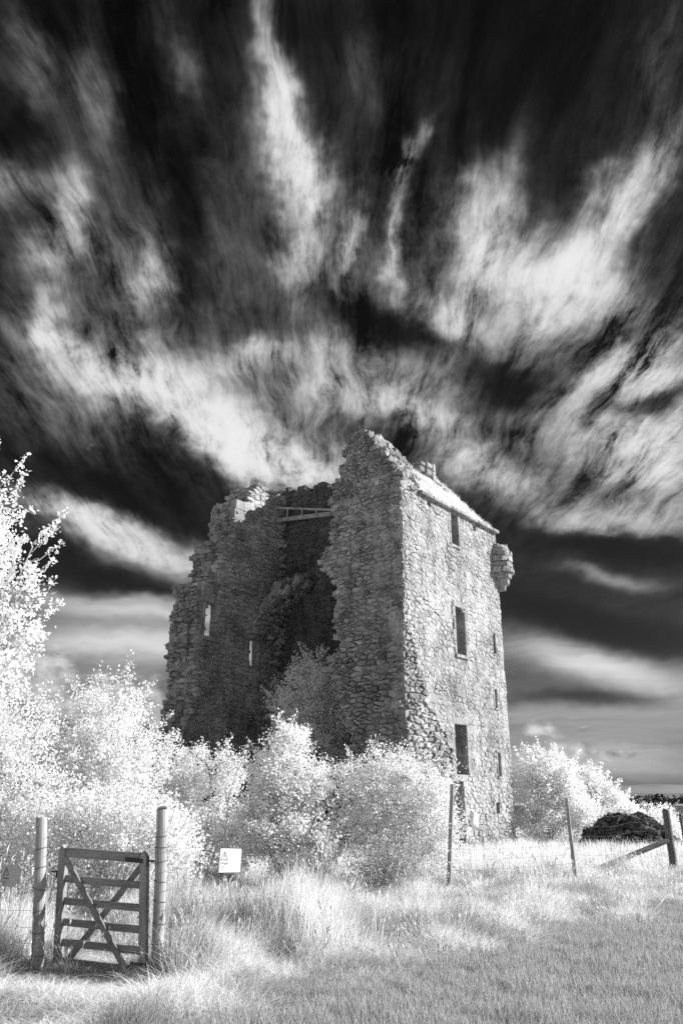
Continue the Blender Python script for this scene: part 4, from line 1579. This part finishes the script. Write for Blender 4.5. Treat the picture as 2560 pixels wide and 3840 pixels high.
# ------------------------------------------------------------------ grass
def tuft(name, blades, h, r, w, lean, seed, m):
    rs = np.random.RandomState(seed)
    V, F, T = [], [], []
    for b in range(blades):
        a, q = rs.uniform(0, 6.28), r * math.sqrt(rs.uniform(0, 1))
        x, y = math.cos(a) * q, math.sin(a) * q
        hh = h * rs.uniform(.5, 1.1)
        la = rs.uniform(0, 6.28)
        ln = lean * rs.uniform(.2, 1.2) * hh
        dx_, dy_ = math.cos(la) * ln + .10 * hh, math.sin(la) * ln
        wa = rs.uniform(0, 3.14)
        wx, wy = math.cos(wa) * w * .5, math.sin(wa) * w * .5
        t = rs.uniform(0, 1)
        i = len(V)
        V += [(x - wx, y - wy, -.03), (x + wx, y + wy, -.03),
              (x + dx_ * .35 + wx * .8, y + dy_ * .35 + wy * .8, hh * .55), (x + dx_ * .35 - wx * .8, y + dy_ * .35 - wy * .8, hh * .55),
              (x + dx_, y + dy_, hh * (1 - .25 * min(1, ln / hh)))]
        F += [(i, i + 1, i + 2, i + 3), (i + 3, i + 2, i + 4)]
        T += [t] * 5
    me = py_mesh(name, V, F, T)
    me.materials.append(m)
    return bpy.data.objects.new(name, me)


def scatter(name, label, pts, protos, cat='grass', parent=None, kind='stuff'):
    """pts: (x, y, z, rot, scale, height) - one mass of grass, tufts instanced on points"""
    P = np.array(pts, np.float32)
    me = bpy.data.meshes.new(name)
    me.vertices.add(len(P))
    me.vertices.foreach_set('co', P[:, :3].ravel())
    for nm, dat in (('rot', np.stack([np.zeros(len(P)), np.zeros(len(P)), P[:, 3]], 1)), ('scl', np.stack([P[:, 4], P[:, 4], P[:, 5]], 1))):
        at = me.attributes.new(nm, 'FLOAT_VECTOR', 'POINT')
        at.data.foreach_set('vector', dat.astype(np.float32).ravel())
    me.update()
    o = link(name, me, None, parent)
    col = bpy.data.collections.new(name + '_tufts')
    for p in protos:
        col.objects.link(p)
    ng = bpy.data.node_groups.new(name, 'GeometryNodeTree')
    ng.interface.new_socket('Geometry', in_out='INPUT', socket_type='NodeSocketGeometry')
    ng.interface.new_socket('Geometry', in_out='OUTPUT', socket_type='NodeSocketGeometry')
    gi = ng.nodes.new('NodeGroupInput')
    go = ng.nodes.new('NodeGroupOutput')
    ci = ng.nodes.new('GeometryNodeCollectionInfo')
    ci.inputs['Collection'].default_value = col
    ci.inputs['Separate Children'].default_value = True
    ci.inputs['Reset Children'].default_value = True
    ip_ = ng.nodes.new('GeometryNodeInstanceOnPoints')
    ip_.inputs['Pick Instance'].default_value = True

    def named(nm):
        a = ng.nodes.new('GeometryNodeInputNamedAttribute')
        a.data_type = 'FLOAT_VECTOR'
        a.inputs['Name'].default_value = nm
        return a.outputs[0]
    e2r = ng.nodes.new('FunctionNodeEulerToRotation')
    ng.links.new(named('rot'), e2r.inputs[0])
    ng.links.new(gi.outputs[0], ip_.inputs['Points'])
    ng.links.new(ci.outputs[0], ip_.inputs['Instance'])
    ng.links.new(e2r.outputs[0], ip_.inputs['Rotation'])
    ng.links.new(named('scl'), ip_.inputs['Scale'])
    ng.links.new(ip_.outputs[0], go.inputs[0])
    md = o.modifiers.new('tufts', 'NODES')
    md.node_group = ng
    tag(o, label, cat, None, kind)
    if parent is not None:
        del o['category']
        del o['label']
    return o


TALL = [tuft('grass_tuft', 40, .40 + .05 * i, .15, .005 + .001 * i, .35 + .1 * i, 100 + i, M_GRASS) for i in range(5)]
DRY = [tuft('dry_tuft', 30, .55, .14, .0055, .35, 120 + i, M_GRASSDRY) for i in range(3)]
SHORT = [tuft('lawn_tuft', 26, .07 + .02 * i, .085, .006, .6, 140 + i, M_LAWN) for i in range(4)]
FARG = [tuft('far_tuft', 26, .42, .22, .012, .4, 160 + i, M_GRASS) for i in range(4)]

rs = np.random.RandomState(5)
tall, dry, short, farg = [], [], [], []


def in_view(x, y):
    return abs(x) < 0.50 * y + .9


def blocked(x, y):
    # inside the tower walls
    q = TM.inverted() @ Vector((x, y, 0))
    return -0.05 < q.x < 6.7 and -0.05 < q.y < 12


n = 0
while n < 30000:
    y = 6.0 + 13.0 * rs.uniform() ** 1.25
    x = rs.uniform(-1, 1) * (.5 * y + .9)
    n += 1
    s = lawn_side(x, y) + .5 * noise.noise((x * 1.1, y * 1.1, 0)) + .35 * noise.noise((x * 4, y * 4, 1))
    if s > 0:
        continue
    dens = noise.noise((x * .9, y * .9, 5.0)) * .5 + .5 + .25 * noise.noise((x * 2.5, y * 2.5, 8.0))
    if dens < rs.uniform(.0, .45):
        continue
    edge = min(1.0, .35 + (-s) * .55)
    path = 1.0
    if -3.3 < x < -1.6 and y < 9.7:
        path = .33
    hgt = rs.uniform(.65, 1.4) * (.5 + 1.05 * max(0, noise.noise((x * .9, y * .9, 2.0)) + .3)) * edge * path
    hgt *= min(1.0, max(.5, .5 + (y - 8.3) * .35)) * (1.0 if y < 10.5 else max(.62, 1 - (y - 10.5) * .12))
    for qx, qy in ((1.9, 15.0), (1.75, 14.2), (4.6, 16.5), (4.4, 15.8), (6.7, 19.0), (7.6, 19.3)):
        if abs(x - qx) < .45 and abs(y - qy) < .75:
            hgt *= .5
    z = gh(x, y)
    d_ = noise.noise((x * 1.2 + 4, y * 1.2, 12.0)) + .3 * noise.noise((x * 4, y * 4, 2.0))
    if d_ > .12 and rs.uniform() < .8:
        dry.append((x, y, z, rs.uniform(-.5, .5), rs.uniform(.8, 1.2), hgt * 1.1))
    else:
        tall.append((x, y, z, rs.uniform(-.9, .9), rs.uniform(.8, 1.3), hgt))
for _ in range(7500):
    y = rs.uniform(17, 44)
    x = rs.uniform(-1, 1) * .52 * y
    if not blocked(x, y) and not (y < 20 and 5.5 < x < 8.2):
        farg.append((x, y, gh(x, y), rs.uniform(0, 6.28), rs.uniform(.8, 1.3), rs.uniform(.6, 1.25)))
for _ in range(26000):
    y = 6.2 + 9.5 * rs.uniform() ** 1.3
    x = rs.uniform(-.55, 1) * (.5 * y + .6)
    if lawn_side(x, y) > -.5:
        short.append((x, y, gh(x, y), rs.uniform(0, 6.28), rs.uniform(.8, 1.3), rs.uniform(.6, 1.5) * (1 + .6 * max(0, noise.noise((x * 1.5, y * 1.5, 3))))))
def stalks(name, seed):
    rs_ = np.random.RandomState(seed)
    V, F, T = [], [], []
    for b in range(6):
        a = rs_.uniform(0, 6.28)
        x, y = math.cos(a) * .12 * rs_.uniform(), math.sin(a) * .12 * rs_.uniform()
        hh = rs_.uniform(.45, .85)
        dx_, dy_ = rs_.normal(0, .13) + .06, rs_.normal(0, .1)
        w = .0022
        i = len(V)
        V += [(x - w, y, 0), (x + w, y, 0), (x + dx_ * .5 + w, y + dy_ * .5, hh * .6), (x + dx_ * .5 - w, y + dy_ * .5, hh * .6), (x + dx_ + w, y + dy_, hh), (x + dx_ - w, y + dy_, hh)]
        F += [(i, i + 1, i + 2, i + 3), (i + 3, i + 2, i + 4, i + 5)]
        j = len(V)
        hw, hl = .011, rs_.uniform(.07, .13)
        cx, cy = x + dx_, y + dy_
        V += [(cx, cy, hh - .01), (cx + hw, cy, hh + hl * .4), (cx + dx_ * .2, cy + dy_ * .2, hh + hl), (cx - hw, cy, hh + hl * .4), (cx, cy + hw, hh + hl * .4), (cx, cy - hw, hh + hl * .4)]
        F += [(j, j + 1, j + 2, j + 3), (j, j + 4, j + 2, j + 5)]
        T += [rs_.uniform(0, 1)] * 12
    me = py_mesh(name, V, F, T)
    me.materials.append(M_GRASSDRY if seed % 2 else M_GRASS)
    return bpy.data.objects.new(name, me)


seeds_ = []
for p in tall + dry:
    if rs.uniform() < .045 and p[1] > 8.6:
        seeds_.append((p[0] + rs.uniform(-.1, .1), p[1], p[2], rs.uniform(0, 6.28), 1.0, rs.uniform(.6, 1.15) * max(.5, min(1.2, p[5]))))
scatter('seed_heads', 'tall grass stalks with seed heads on the bank', seeds_, [stalks('seed_stalk', 200 + i) for i in range(5)])
scatter('long_grass', 'long white grass on the rough bank before the fence', tall, TALL)
scatter('dry_grass', 'dull dry grass clumps on the bank', dry, DRY)
scatter('mown_grass', 'short grey mown grass at bottom right', short, SHORT)
scatter('far_grass', 'pale meadow grass round the foot of the tower', farg, FARG)

# grass on the roof slope of the tower
RG = [tuft('roof_tuft', 16, .26, .09, .012, .5, 180 + i, M_GRASS) for i in range(3)]
pts = []
for _ in range(2200):
    x = rs.uniform(.75, 6.5)
    t = rs.uniform(0, 1)
    y = .05 + t * 1.9
    z = 11.62 + t * 2.25 - .05 - (.22 * max(0, x - 5.6) if t > .1 else 0)
    pts.append((x, y, z, rs.uniform(0, 6.28), rs.uniform(.6, 1.2), rs.uniform(.4, 1.25)))
scatter('roof_grass', 'grass', pts, RG, parent=tower)
